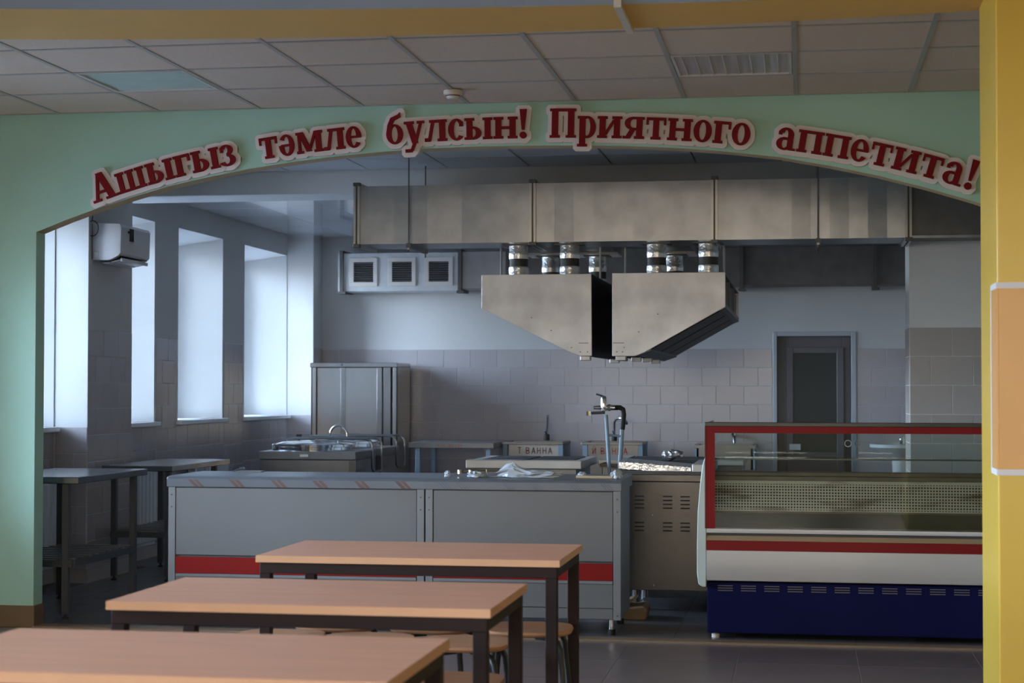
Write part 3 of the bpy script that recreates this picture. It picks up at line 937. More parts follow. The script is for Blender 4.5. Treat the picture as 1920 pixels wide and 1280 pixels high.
for o, pts in ((ho, ((-1.835, 1.86), (-1.70, 1.772), (-1.56, 1.655), (-1.50, 1.625), (-1.45, 1.625))), (hr, ((-0.97, 1.88), (-1.10, 1.76), (-1.20, 1.655), (-1.25, 1.625), (-1.21, 1.625)))):
    for x, z in pts:
        MB().lathe([(0.004, 0), (0.004, 0.003)], (x, 11.9975, z), 8, 'y').build('rivet', M['seam'], o)
B(-1.51, -1.445, 11.997, 12.0, 1.683, 1.687).build('crease', M['flange'], ho)
B(-1.278, -1.20, 11.997, 12.0, 1.683, 1.687).build('crease', M['flange'], hr)

# round necks between the duct and the hoods
NECK = [(-1.965, 12.25, 'front row, leftmost of four'), (-1.604, 12.25, 'front row, second from left'), (-0.998, 12.25, 'front row, third from left'), (-0.642, 12.25, 'front row, rightmost of four'),
        (-1.945, 13.7, 'rear row, leftmost of three'), (-1.575, 13.7, 'rear row, middle of three'), (-0.98, 13.7, 'rear row, rightmost of three')]
for x, y, pos in NECK:
    top = dz0 if y < 13 else 2.405
    o = thing('flexible_duct', 'foil taped round neck above the hoods, %s' % pos, 'duct neck', (x, y, 2.158), 'round duct necks over the hoods')
    r = 0.068
    MB().lathe([(r, top - 2.16), (r * 0.98, 0.17), (r * 1.03, 0.165), (r * 1.04, 0.14), (r, 0.12)], (x, y, 2.16), 20).build('upper_collar', M['foil'], o, smooth=40)
    MB().lathe([(r * 0.97, 0.125), (r * 0.95, 0.09), (r * 0.97, 0.06)], (x, y, 2.16), 20).build('sleeve', M['rubber'], o, smooth=40)
    MB().lathe([(r, 0.065), (r * 1.04, 0.055), (r * 1.03, 0.02), (r * 0.98, 0.012), (r, 0.0)], (x, y, 2.16), 20).build('lower_collar', M['foil'], o, smooth=40)
    B(x - 0.1, x + 0.1, y - 0.1, y + 0.1, top - 0.008, top - 0.0005).build('mounting_plate', M['flange'], o)
for x, lab in ((-2.15, 'far left'), (-1.43, 'second from left'), (-1.25, 'third from left'), (-0.55, 'far right')):
    tag(MB().tube([(x, 12.6, 2.158), (x, 12.6, 2.815)], 0.008, 6).build('hood_rod', M['flange_l']), 'thin metal rod hanging a hood from the beam, %s of four' % lab, 'rod', 'rods holding the hoods')

# ================================================================== REAR WALL DUCT WITH GRILLES
gd = thing('ventilation_duct', 'galvanised duct with three square grilles along the rear wall, running right behind the hoods', 'duct', (-4.66, 17.6, 2.36))
o = B(-4.65, -3.44, 17.6, 17.97, 2.362, 2.752).build('grille_section', M['galv_l'], gd, bevel=0.004)  # window light painted in with the paler sheet
o['label'] = 'section with three grilles, window light painted into its pale colour'
B(-3.41, -2.95, 17.63, 17.97, 2.38, 2.76).build('plain_section', M['galv'], gd, bevel=0.004)
o = B(-2.92, 1.30, 17.63, 17.97, 2.392, 2.775).build('long_section', M['galv_d'], gd, bevel=0.004)  # same duct, shade painted in with the darker sheet
o['label'] = 'long section behind the hoods, shade painted into its dark colour'
for x in (-4.655, -3.425, -2.935, -0.60, 0.69):
    fo = B(x - 0.018, x + 0.018, 17.575, 17.98, 2.35, 2.78).build('flange', M['flange'], gd)
    B(x - 0.03, x + 0.045, 17.57, 17.66, 2.335, 2.362).build('bracket', M['flange'], fo)
B(-4.69, -4.673, 17.58, 17.97, 2.36, 2.755).build('end_cap', M['galv_l'], gd)
for gx0 in (-4.425, -4.024, -3.642):
    b = MB()
    zc = 2.558
    for (a0, a1, c0, c1) in ((-0.145, 0.145, 0.102, 0.145), (-0.145, 0.145, -0.145, -0.102), (-0.145, -0.102, -0.102, 0.102), (0.102, 0.145, -0.102, 0.102)):
        b.box(gx0 + a0, gx0 + a1, 17.585, 17.6, zc + c0, zc + c1)
    g = b.build('grille', M['fr_rail'], gd, bevel=0.002)
    B(gx0 - 0.102, gx0 + 0.102, 17.597, 17.6, zc - 0.102, zc + 0.102).build('dark_inside', M['slot'], g)
    for k in range(9):
        z = zc - 0.09 + k * 0.0225
        MB().prism([(17.586, z - 0.004), (17.597, z + 0.004), (17.597, z + 0.006), (17.586, z - 0.002)], 'x', gx0 - 0.102, gx0 + 0.102).build('slat', M['galv'], g)

# ================================================================== AIR CONDITIONER
o = thing('air_conditioner', 'white wall air conditioner on the tiled pier between the windows', 'air conditioner', (-5.0, 12.2, 2.285))
MB().prism([(-4.995, 2.285), (-4.87, 2.285), (-4.80, 2.315), (-4.782, 2.335), (-4.778, 2.52), (-4.79, 2.543), (-4.995, 2.55)], 'y', 11.96, 12.53).build('housing', M['ac'], o, bevel=0.006, seg=2, smooth=25)
B(-5.0, -4.985, 11.965, 12.52, 2.29, 2.545).build('back_plate', M['seam'], o)
B(-4.776, -4.773, 12.12, 12.19, 2.43, 2.52).build('display', M['ac_dark'], o)
B(-4.7765, -4.7735, 12.08, 12.11, 2.485, 2.50).build('logo_mark', M['ac_dark'], o)
MB().prism([(-4.95, 2.279), (-4.86, 2.279), (-4.79, 2.315), (-4.795, 2.318), (-4.86, 2.283), (-4.95, 2.283)], 'y', 11.99, 12.5).build('air_outlet', M['ac_dark'], o)
MB().prism([(-4.87, 2.270), (-4.79, 2.288), (-4.79, 2.294), (-4.87, 2.276)], 'y', 12.0, 12.5).build('louver', M['ac'], o, bevel=0.002)
B(-4.80, -4.784, 12.0, 12.5, 2.276, 2.302).build('louver', M['ac'], o, bevel=0.003)
MB().prism([(-4.93, 2.262), (-4.88, 2.268), (-4.88, 2.274), (-4.93, 2.268)], 'y', 12.0, 12.5).build('louver', M['ac'], o, bevel=0.002)
B(-4.985, -4.945, 11.956, 11.961, 2.30, 2.345).build('hinge_cap', M['ac'], o, bevel=0.004)
cb = [(-4.985, 11.945, 2.60), (-4.99, 11.945, 2.57)]
for k in range(17):
    a = R(90 + 360 * k / 16)
    cb.append((-4.985 + 0.045 * math.cos(a), 11.94, 2.51 + 0.055 * math.sin(a)))
tag(MB().tube(cb, 0.004, 6).build('cable', M['cable']), 'black cable coiled at the side of the air conditioner', 'cable')

# ================================================================== WORK TABLES AT THE WINDOWS
def work_table(label, x0, x1, y0, y1, z, shelf, legpos, grp):
    o = thing('work_table', label, 'table', ((x0 + x1) / 2, (y0 + y1) / 2, 0), grp)
    MB().box(x0, x1, y0, y1, z - 0.04, z).build('tabletop', M['steel'], o, bevel=0.004)
    for (x, y) in legpos:
        l = B(x - 0.02, x + 0.02, y - 0.02, y + 0.02, 0.03, z - 0.04).build('leg', M['leg_grey'], o, bevel=0.003)
        MB().lathe([(0.02, 0.0), (0.02, 0.012), (0.009, 0.014), (0.009, 0.032)], (x, y, 0), 12).build('foot', M['rubber_foot'], l)
    lx0, lx1 = min(p[0] for p in legpos), max(p[0] for p in legpos)
    ly0, ly1 = min(p[1] for p in legpos), max(p[1] for p in legpos)
    B(lx0, lx1, ly0 - 0.014, ly0 + 0.014, shelf - 0.05, shelf - 0.01).box(lx0, lx1, ly1 - 0.014, ly1 + 0.014, shelf - 0.05, shelf - 0.01).box(lx0 - 0.014, lx0 + 0.014, ly0, ly1, shelf - 0.05, shelf - 0.01).box(lx1 - 0.014, lx1 + 0.014, ly0, ly1, shelf - 0.05, shelf - 0.01).build('shelf_frame', M['leg_grey'], o)
    k = 9
    for i in range(k):
        y = ly0 + 0.05 + (ly1 - ly0 - 0.1) * i / (k - 1)
        B(lx0, lx1, y - 0.02, y + 0.02, shelf - 0.01, shelf).build('shelf_slat', M['steel_d'], o)
    return o


work_table('steel work table nearest the arch at the left, slatted lower shelf', -4.86, -4.225, 9.93, 11.06, 0.85, 0.36, ((-4.80, 10.04), (-4.345, 10.04), (-4.80, 11.0), (-4.30, 11.0)), 'steel work tables by the windows')
work_table('steel work table farther back against the window pier', -4.93, -4.40, 12.0, 13.27, 0.825, 0.36, ((-4.88, 12.12), (-4.47, 12.10), (-4.89, 13.08), (-4.47, 13.1)), 'steel work tables by the windows')

# ================================================================== RADIATORS
def radiator(y0, n_, label):
    o = thing('radiator', label, 'radiator', (WX + 0.09, y0, 0.15), 'ribbed radiators under the windows')
    for i in range(n_):
        y = y0 + i * 0.08
        MB().box(WX + 0.05, WX + 0.13, y, y + 0.07, 0.15, 0.72).build('section', M['ceramic'], o, bevel=0.012)
    B(WX + 0.07, WX + 0.11, y0, y0 + n_ * 0.08 - 0.01, 0.17, 0.20).box(WX + 0.07, WX + 0.11, y0, y0 + n_ * 0.08 - 0.01, 0.67, 0.70).build('header_pipe', M['ceramic'], o)
    B(WX + 0.012, WX + 0.06, y0 + 0.1, y0 + 0.14, 0.66, 0.69).build('wall_bracket', M['leg_grey'], o)
radiator(10.9, 11, 'white ribbed radiator behind the table nearest the arch')
radiator(12.85, 11, 'white ribbed radiator behind the farther work table')
radiator(14.55, 11, 'white ribbed radiator seen between the work table and the boiling pans')

# ================================================================== BOILING PANS
def kettle(y0, label):
    x0, x1 = -4.53, -3.69
    y1 = y0 + 0.72
    o = thing('boiling_pan', label, 'boiling pan', ((x0 + x1) / 2, (y0 + y1) / 2, 0), 'floor standing boiling pans')
    B(x0 + 0.005, x1 - 0.005, y0 + 0.006, y1, 0.12, 0.775).build('body', M['cab'], o, bevel=0.004)
    B(x1 - 0.06, x1 + 0.001, y0 - 0.0, y0 + 0.03, 0.12, 0.775).build('corner_post', M['steel'], o, bevel=0.002)
    B(x0, x1, y0, y1, 0.775, 0.845).build('top_deck', M['steel_d'], o, bevel=0.006, seg=2)
    for x in (x0 + 0.06, x1 - 0.06):
        for y in (y0 + 0.06, y1 - 0.06):
            MB().lathe([(0.025, 0), (0.02, 0.12)], (x, y, 0), 12).build('leg', M['steel_d'], o)
    B(x0 + 0.36, x0 + 0.43, y0 - 0.003, y0, 0.80, 0.82).build('name_plate', M['fr_rail'], o)
    cx, cy = -4.14, y0 + 0.37
    MB().lathe([(0.325, 0.0), (0.325, 0.03), (0.345, 0.034), (0.345, 0.052), (0.33, 0.06), (0.29, 0.072), (0.15, 0.082), (0.01, 0.085)], (cx, cy, 0.845), 40).build('lid', M['chrome'], o, smooth=30)
    MB().tube([(cx + 0.1, cy - 0.16, 0.90), (cx + 0.1, cy - 0.16, 0.93), (cx + 0.24, cy - 0.16, 0.93), (cx + 0.24, cy - 0.16, 0.895)], 0.008, 8).build('lid_handle', M['chrome'], o, smooth=40)
    b = MB()
    ya, yb_ = cy - 0.12, cy + 0.22
    pts = [(x0 + 0.12, ya, 0.945), (x1 + 0.02, ya, 0.945)]
    for k in range(1, 7):
        a = R(15 * k)
        pts.append((x1 + 0.02 + 0.06 * math.sin(a), ya, 0.945 - 0.06 * (1 - math.cos(a))))
    pts += [(x1 + 0.08, ya, 0.69), (x1 + 0.09, ya + 0.03, 0.665), (x1 + 0.09, yb_ - 0.03, 0.665), (x1 + 0.08, yb_, 0.69), (x1 + 0.08, yb_, 0.88)]
    for k in range(5, -1, -1):
        a = R(15 * k)
        pts.append((x1 + 0.02 + 0.06 * math.sin(a), yb_, 0.945 - 0.06 * (1 - math.cos(a))))
    pts.append((x0 + 0.12, yb_, 0.945))
    b.tube(pts, 0.009, 8)
    b.build('lid_lever', M['steel'], o, smooth=50)
    B(x0 + 0.03, x0 + 0.075, cy - 0.10, cy + 0.20, 0.845, 0.90).build('hinge_block', M['steel_d'], o, bevel=0.01)
    return o, (x0, y0, cx, cy)


k1_, _ = kettle(14.42, 'front stainless boiling pan with round lid and lever handle')
k2_, _ = kettle(15.32, 'rear stainless boiling pan just behind the front one')
fp = []
for k in range(13):
    a = R(180 - 15 * k)
    fp.append((-4.06 + 0.075 * math.cos(a), 15.25, 0.97 + 0.075 * math.sin(a)))
fo = MB().tube([(-4.135, 15.25, 0.845)] + fp + [(-3.985, 15.25, 0.94)], 0.011, 8).build('filler_spout', M['chrome'], k1_, smooth=50)
for x, z in ((-4.37, 0.93), (-4.25, 0.90)):
    B(x - 0.02, x + 0.02, 15.06, 15.10, z, z + 0.04).box(x - 0.006, x + 0.006, 15.07, 15.09, 0.845, z).build('valve_knob', M['rubber_foot'], k1_)

# ================================================================== STAINLESS CABINET
x0, x1, y0, y1 = -4.905, -4.012, 17.35, 17.93
o = thing('steel_cabinet', 'tall stainless cabinet with two sliding doors in the rear left corner', 'cabinet', ((x0 + x1) / 2, (y0 + y1) / 2, 0))
B(x0, x0 + 0.012, y0, y1, 0.1, 1.585).box(x1 - 0.012, x1, y0, y1, 0.1, 1.585).box(x0, x1, y1 - 0.01, y1, 0.1, 1.585).box(x0, x1, y0, y1, 0.1, 0.14).build('body', M['cab'], o)
B(x0, x0 + 0.05, y0, y0 + 0.02, 0.1, 1.585).build('front_post', M['cab'], o, bevel=0.002)
B(x1 - 0.05, x1, y0, y0 + 0.02, 0.1, 1.585).build('front_post', M['cab'], o, bevel=0.002)
B(x0 - 0.012, x1 + 0.002, y0 - 0.012, y1, 1.585, 1.63).build('top_panel', M['steel'], o, bevel=0.004)
B(-4.852, -4.52, y0 + 0.03, y0 + 0.045, 0.14, 1.583).build('sliding_door', M['cab'], o, bevel=0.004)
B(-4.60, -4.175, y0 + 0.012, y0 + 0.028, 0.14, 1.583).build('sliding_door', M['cab'], o, bevel=0.004)
B(-4.60, -4.55, y0 + 0.006, y0 + 0.012, 0.14, 1.583).box(-4.225, -4.175, y0 + 0.006, y0 + 0.012, 0.14, 1.583).build('door_edge', M['steel'], o, bevel=0.002)
B(-4.175, -4.065, y0 + 0.05, y0 + 0.06, 0.14, 1.583).build('dark_gap', M['slot'], o)
B(-4.165, -4.09, y0 + 0.03, y0 + 0.045, 0.14, 1.583).build('door_edge', M['steel'], o)
B(-4.59, -4.575, y0 - 0.016, y0 - 0.012, 1.60, 1.618).build('tag_mark', M['seam'], o)
for x in (x0 + 0.04, x1 - 0.04):
    for y in (y0 + 0.04, y1 - 0.04):
        MB().lathe([(0.02, 0), (0.02, 0.1)], (x, y, 0), 10).build('leg', M['leg_grey'], o)

# ================================================================== HAND LETTERING ON THE WASH-UP FURNITURE
ST = {'К': [((0, 0), (0, 1)), ((0, .45), (.55, 1)), ((.1, .5), (.6, 0))], 'У': [((0, 1), (.3, .45)), ((.6, 1), (.15, 0))], 'Х': [((0, 0), (.6, 1)), ((0, 1), (.6, 0))], '.': [((.05, 0), (.15, 0))],
      'П': [((0, 0), (0, 1)), ((0, 1), (.6, 1)), ((.6, 1), (.6, 0))], 'О': [((0, 0), (0, 1)), ((0, 1), (.55, 1)), ((.55, 1), (.55, 0)), ((.55, 0), (0, 0))], 'С': [((.55, 1), (0, 1)), ((0, 1), (0, 0)), ((0, 0), (.55, 0))],
      'Д': [((-.05, 0), (.7, 0)), ((.1, 0), (.3, 1)), ((.3, 1), (.55, 1)), ((.55, 1), (.55, 0))], 'А': [((0, 0), (.3, 1)), ((.3, 1), (.6, 0)), ((.12, .35), (.48, .35))], 'Т': [((.3, 0), (.3, 1)), ((0, 1), (.6, 1))],
      'В': [((0, 0), (0, 1)), ((0, 1), (.5, .9)), ((.5, .9), (.5, .6)), ((.5, .6), (0, .5)), ((0, .5), (.55, .4)), ((.55, .4), (.55, .1)), ((.55, .1), (0, 0))], 'Н': [((0, 0), (0, 1)), ((.55, 0), (.55, 1)), ((0, .5), (.55, .5))],
      'Й': [((0, 0), (0, 1)), ((.5, 0), (.5, 1)), ((0, 0), (.5, 1)), ((.1, 1.2), (.4, 1.2))], ' ': []}


def hand(text, x0, z0, h, y, m, parent, adv=0.9, w_=0.11):
    b = MB()
    x = x0
    for c in text:
        for (a, d) in ST[c]:
            p_, q = Vector((x + a[0] * h * 0.9, z0 + a[1] * h)), Vector((x + d[0] * h * 0.9, z0 + d[1] * h))
            dv = (q - p_)
            if dv.length < 1e-6:
                continue
            nv = Vector((-dv.y, dv.x)).normalized() * h * w_ * 0.5
            b.prism([tuple(p_ - nv), tuple(q - nv), tuple(q + nv), tuple(p_ + nv)], 'y', y - 0.0015, y)
        x += h * adv * (0.5 if c in ' .' else 1)
    return b.build('painted_words', m, parent)


o = thing('dish_table', 'long steel table with red lettering on its edge against the rear wall', 'table', (-3.32, 17.0, 0))
B(-3.76, -2.93, 16.75, 17.6, 0.80, 0.852).build('tabletop', M['steel_d'], o, bevel=0.003)
for x in (-3.68, -2.99):
    for y in (16.81, 17.54):
        B(x - 0.022, x + 0.022, y - 0.022, y + 0.022, 0, 0.80).build('leg', M['leg_blue'], o, bevel=0.003)
hand('КУХ. ПОСУДА', -3.47, 0.812, 0.028, 16.75, M['paint_red'], o, adv=0.86)


def bath(x0, x1, label, text, tx, th_, m, dark):
    y0, y1 = 17.2, 17.78
    o = thing('sink_bath', label, 'sink', ((x0 + x1) / 2, (y0 + y1) / 2, 0), 'lettered wash-up baths')
    b = MB()
    b.box(x0, x1, y0, y0 + 0.04, 0.825, 0.85).box(x0, x1, y1 - 0.1, y1, 0.825, 0.85).box(x0, x0 + 0.04, y0 + 0.04, y1 - 0.1, 0.825, 0.85).box(x1 - 0.04, x1, y0 + 0.04, y1 - 0.1, 0.825, 0.85)
    b.build('rim', M['steel_d'], o, bevel=0.003)
    b = MB().box(x0 + 0.07, x1 - 0.05, y0 + 0.03, y0 + 0.04, 0.52, 0.825).box(x0 + 0.07, x0 + 0.08, y0 + 0.04, y1 - 0.1, 0.52, 0.825).box(x1 - 0.06, x1 - 0.05, y0 + 0.04, y1 - 0.1, 0.52, 0.825).box(x0 + 0.07, x1 - 0.05, y1 - 0.11, y1 - 0.1, 0.52, 0.825).box(x0 + 0.07, x1 - 0.05, y0 + 0.03, y1 - 0.1, 0.51, 0.52)
    b.build('basin', M['stove_board'] if not dark else M['steel_d'], o)
    for x in (x0 + 0.035, x1 - 0.025):
        for y in (y0 + 0.03, y1 - 0.04):
            B(x - 0.022, x + 0.022, y - 0.02, y + 0.02, 0, 0.825).build('leg', M['leg_blue'], o)
    hand(text, tx, 0.735, th_, y0 + 0.03, m, o, adv=0.92, w_=0.14)
    return o


bath(-2.93, -2.32, 'white fronted wash-up bath lettered Т ВАННА beside the dish table', 'Т ВАННА', -2.77, 0.060, M['paint_dark'], False)
bath(-2.14, -1.54, 'grey wash-up bath lettered Й ВАНН behind the blue standpipes', 'Й ВАННА', -2.03, 0.060, M['paint_red'], True)


def tap(label, x, tall, grp='taps at the wash-up baths'):
    o = thing('tap', label, 'tap', (x, 17.72, 0.85), grp)
    MB().lathe([(0.028, 0), (0.028, 0.06), (0.02, 0.065)], (x, 17.72, 0.85), 12).build('tap_body', M['rubber_foot'], o, smooth=40)
    pts = [(x, 17.72, 0.9)]
    if tall:
        pts += [(x + 0.01, 17.70, 0.97), (x + 0.02, 17.66, 1.06), (x + 0.025, 17.62, 1.10)]
    else:
        for k in range(9):
            a = R(180 - 22 * k)
            pts.append((x + 0.07 + 0.07 * math.cos(a), 17.72 - 0.02 * k, 1.02 + 0.06 * math.sin(a)))
    MB().tube(pts, 0.013, 8).build('tap_spout', M['chrome'], o, smooth=50)
    MB().tube([(x, 17.72, 0.912), (x - 0.01, 17.66, 0.95)], 0.009, 6).build('tap_handle', M['chrome'], o)
tap('upright chrome tap on the Т ВАННА bath', -2.555, True)
tap('curved chrome tap behind the blue standpipes', -1.87, False)

# third basin and pedestal washbasin seen through the display case
o = thing('sink_bath', 'steel basin against the rear wall left of the door, seen through the display case', 'sink', (-0.75, 17.4, 0))
b = MB().box(-1.05, -0.45, 17.2, 17.24, 0.80, 0.83).box(-1.05, -0.45, 17.7, 17.75, 0.80, 0.83).box(-1.05, -1.01, 17.24, 17.7, 0.80, 0.83).box(-0.49, -0.45, 17.24, 17.7, 0.80, 0.83)
b.build('rim', M['steel_d'], o)
MB().box(-1.02, -0.48, 17.21, 17.22, 0.55, 0.8).box(-1.02, -0.48, 17.22, 17.7, 0.55, 0.56).box(-1.02, -1.01, 17.22, 17.7, 0.56, 0.8).box(-0.49, -0.48, 17.22, 17.7, 0.56, 0.8).build('basin', M['steel_d'], o)
for x in (-1.02, -0.48):
    for y in (17.23, 17.72):
        B(x - 0.02, x + 0.02, y - 0.02, y + 0.02, 0, 0.8).build('leg', M['leg_blue'], o)
o = thing('tap', 'short chrome wall tap left of the kitchen door', 'tap', (-0.69, 17.97, 0.9))
MB().tube([(-0.69, 17.99, 0.905), (-0.69, 17.90, 0.905), (-0.685, 17.86, 0.88), (-0.68, 17.86, 0.82)], 0.016, 8).build('tap_spout', M['steel'], o, smooth=50)
MB().lathe([(0.024, 0), (0.024, 0.04)], (-0.69, 17.90, 0.905), 12).build('tap_knob', M['chrome'], o)

o = thing('washbasin', 'white ceramic washbasin on a pedestal right of the kitchen door', 'washbasin', (0.93, 17.7, 0))
MB().lathe([(0.06, 0.0), (0.13, 0.03), (0.23, 0.075), (0.285, 0.105), (0.285, 0.135), (0.27, 0.137), (0.20, 0.09), (0.02, 0.06)], (0.92, 17.68, 0.70), 32, squash=(1, 0.85)).build('bowl', M['ceramic'], o, smooth=40)
MB().lathe([(0.11, 0), (0.085, 0.08), (0.075, 0.4), (0.09, 0.70)], (0.94, 17.76, 0), 20).build('pedestal', M['ceramic'], o, smooth=40)
o = thing('tap', 'bright chrome mixer tap over the white washbasin', 'tap', (0.95, 17.9, 0.85))
MB().lathe([(0.028, 0), (0.03, 0.05), (0.022, 0.07)], (0.955, 17.86, 0.83), 14).build('tap_body', M['chrome'], o, smooth=40)
MB().tube([(0.955, 17.86, 0.88), (0.945, 17.78, 0.875), (0.94, 17.72, 0.855)], 0.014, 8).build('tap_spout', M['chrome'], o, smooth=50)
MB().tube([(0.955, 17.86, 0.90), (0.985, 17.80, 0.925)], 0.009, 6).build('tap_handle', M['chrome'], o)

# ================================================================== STOVES
o = thing('electric_stove', 'front left stove with a pale worn rail and dark hotplates', 'stove', (-1.83, 12.0, 0), 'kitchen stoves')
B(-2.17, -1.49, 11.72, 12.5, 0.12, 0.84).build('body', M['steel_d'], o, bevel=0.004)
B(-2.217, -1.443, 11.6, 11.66, 0.845, 0.902).build('front_rail', M['stove_board'], o, bevel=0.006, seg=2)
B(-2.217, -2.15, 11.66, 12.55, 0.845, 0.895).build('side_rail', M['stove_board'], o, bevel=0.004)
B(-1.51, -1.443, 11.66, 12.55, 0.845, 0.895).build('side_rail', M['stove_board'], o, bevel=0.004)
B(-2.15, -1.51, 11.67, 12.5, 0.84, 0.875).build('top_deck', M['steel_d'], o)
for x in (-2.14, -1.82):
    for y in (11.69, 12.10):
        B(x, x + 0.30, y, y + 0.38, 0.875, 0.897).build('hotplate', M['stove_plate'], o, bevel=0.004)
for x in (-2.13, -1.53):
    for y in (11.76, 12.45):
        MB().lathe([(0.025, 0), (0.02, 0.12)], (x, y, 0), 10).build('leg', M['steel_d'], o)

o = thing('electric_stove', 'front right stove with a vented steel panel between counter and display case', 'stove', (-0.75, 11.4, 0), 'kitchen stoves')
B(-1.075, -0.28, 11.02, 11.8, 0.13, 0.842).build('body', M['steel_d'], o, bevel=0.004)
B(-1.13, -1.075, 11.1, 11.75, 0.13, 0.81).build('corner_post', M['steel_d'], o, bevel=0.003)
vp = B(-1.075, -0.28, 11.005, 11.02, 0.13, 0.80).build('vent_panel', M['vent'], o, bevel=0.003)
B(-1.078, -0.278, 11.0, 11.06, 0.80, 0.845).build('top_edge', M['vent'], o, bevel=0.004)
for gx0 in (-1.035, -0.86, -0.752, -0.58):
    for zz in (0.705, 0.542):
        for k in range(4 if zz > 0.6 else 3):
            B(gx0, gx0 + 0.058, 11.002, 11.0052, zz - k * 0.024, zz - k * 0.024 + 0.008).build('vent_slot', M['slot'], vp)
for x, z in ((-0.925, 0.775), (-0.925, 0.594), (-0.918, 0.16)):
    MB().lathe([(0.005, 0), (0.005, 0.003)], (x, 11.002, z), 8, 'y').build('screw', M['chrome'], vp)
B(-1.12, -0.60, 11.12, 11.78, 0.842, 0.858).build('top_deck', M['stove_plate'], o)
B(-0.69, -0.56, 11.15, 11.8, 0.845, 0.905).build('end_block', M['stove_board'], o, bevel=0.006)
B(-1.155, -0.69, 11.36, 11.76, 0.858, 0.866).build('hotplate', M['stove_plate'], o)
for x in (-1.04, -0.34):
    for y in (11.1, 11.74):
        MB().lathe([(0.025, 0), (0.02, 0.13)], (x, y, 0), 10).build('leg', M['steel_d'], o)
# foil wrapped board lying across it, slightly tilted
b = MB()
n_ = 26
for i in range(n_):
    x_0, x_1 = -1.155 + 0.455 * i / n_, -1.155 + 0.455 * (i + 1) / n_
    za, zb = 0.914 - 0.034 * i / n_, 0.914 - 0.034 * (i + 1) / n_
    j = [random.uniform(-0.003, 0.003) for _ in range(4)]
    b.quad((x_0, 11.2, za - 0.042 + j[0]), (x_1, 11.2, zb - 0.042 + j[1]), (x_1, 11.205, zb + j[2]), (x_0, 11.205, za + j[3]))
    b.quad((x_0, 11.205, za + j[3]), (x_1, 11.205, zb + j[2]), (x_1, 11.5, zb + 0.012), (x_0, 11.5, za + 0.012))
    b.quad((x_0, 11.2, za - 0.042), (x_1, 11.2, zb - 0.042), (x_1, 11.5, zb - 0.03), (x_0, 11.5, za - 0.03))
tag(b.build('foil_board', M['foil']), 'foil wrapped board lying tilted on the front right stove', 'board')

o = thing('electric_stove', 'rear stove with dark hotplates behind the foil wrapped board', 'stove', (-0.9, 12.7, 0), 'kitchen stoves')
B(-1.38, -0.42, 12.25, 13.0, 0.12, 0.85).build('body', M['steel_d'], o, bevel=0.004)
B(-1.40, -1.22, 12.2, 13.02, 0.85, 0.885).build('side_rail', M['stove_board'], o, bevel=0.004)
B(-0.60, -0.40, 12.2, 13.02, 0.85, 0.885).build('side_rail', M['stove_board'], o, bevel=0.004)
B(-1.36, -1.10, 11.96, 11.99, 0.845, 0.868).box(-1.36, -1.34, 11.99, 12.25, 0.845, 0.868).build('burnt_rail', M['brown_bar'], o)
B(-1.22, -0.60, 12.24, 13.02, 0.85, 0.862).build('top_deck', M['steel_d'], o)
for x in (-1.21, -0.90):
    for y in (12.26, 12.65):
        B(x, x + 0.29, y, y + 0.36, 0.862, 0.88).build('hotplate', M['stove_plate'], o, bevel=0.004)
for x in (-1.33, -0.47):
    for y in (12.3, 12.95):
        MB().lathe([(0.025, 0), (0.02, 0.12)], (x, y, 0), 10).build('leg', M['steel_d'], o)


def crumple(name, mats, c, rx, ry, rz, label, seed, cat='plastic wrap'):
    rr = random.Random(seed)
    bm = bmesh.new()
    bmesh.ops.create_icosphere(bm, subdivisions=3, radius=1)
    for v in bm.verts:
        k = 1 + rr.uniform(-0.22, 0.18)
        v.co = Vector((v.co.x * rx * k, v.co.y * ry * k, max(v.co.z, -0.55) * rz * k))
    mn = min(v.co.z for v in bm.verts)
    for v in bm.verts:
        v.co.z -= mn
    me = bpy.data.meshes.new(name)
    bm.to_mesh(me)
    bm.free()
    me.materials.append(mats)
    ob = bpy.data.objects.new(name, me)
    ob.location = c
    C.objects.link(ob)
    tag(ob, label, cat)
    return ob


crumple('foil_ball', M['foil'], (-0.93, 12.8, 0.881), 0.075, 0.06, 0.035, 'crumpled foil lump on the rear stove hotplates', 3, 'foil')

# mixer on two blue standpipes
o = thing('mixer_standpipe', 'chrome mixer on two blue standpipes between the stoves', 'mixer tap', (-1.29, 11.9, 0))
MB().tube([(-1.285, 11.9, 0), (-1.285, 11.9, 0.75), (-1.312, 11.9, 1.20)], 0.0125, 10).build('standpipe', M['leg_blue'], o, smooth=40)
MB().tube([(-1.225, 11.93, 0), (-1.225, 11.93, 0.8), (-1.205, 11.93, 1.12)], 0.0145, 10).build('standpipe', M['leg_blue'], o, smooth=40)
MB().tube([(-1.305, 11.9, 1.065), (-1.21, 11.93, 1.055)], 0.008, 8).build('cross_brace', M['leg_blue'], o)
MB().tube([(-1.205, 11.93, 1.10), (-1.196, 11.93, 1.20), (-1.20, 11.93, 1.235), (-1.22, 11.92, 1.247), (-1.25, 11.91, 1.247)], 0.017, 10).build('hose_elbow', M['rubber_foot'], o, smooth=50)
MB().lathe([(0.02, 0), (0.022, 0.02), (0.02, 0.08), (0.016, 0.095), (0.012, 0.10)], (-1.327, 11.9, 1.225), 14).build('cartridge', M['chrome'], o, smooth=40)
MB().tube([(-1.395, 11.9, 1.247), (-1.25, 11.9, 1.247)], [0.012, 0.019], 12).build('valve_body', M['chrome'], o, smooth=40)
MB().lathe([(0.022, 0), (0.022, 0.02)], (-1.30, 11.9, 1.247), 12, 'x').build('coupling', M['brass'], o)
MB().tube([(-1.32, 11.9, 1.215), (-1.425, 11.88, 1.210)], 0.010, 10).build('spout', M['leg_grey'], o)
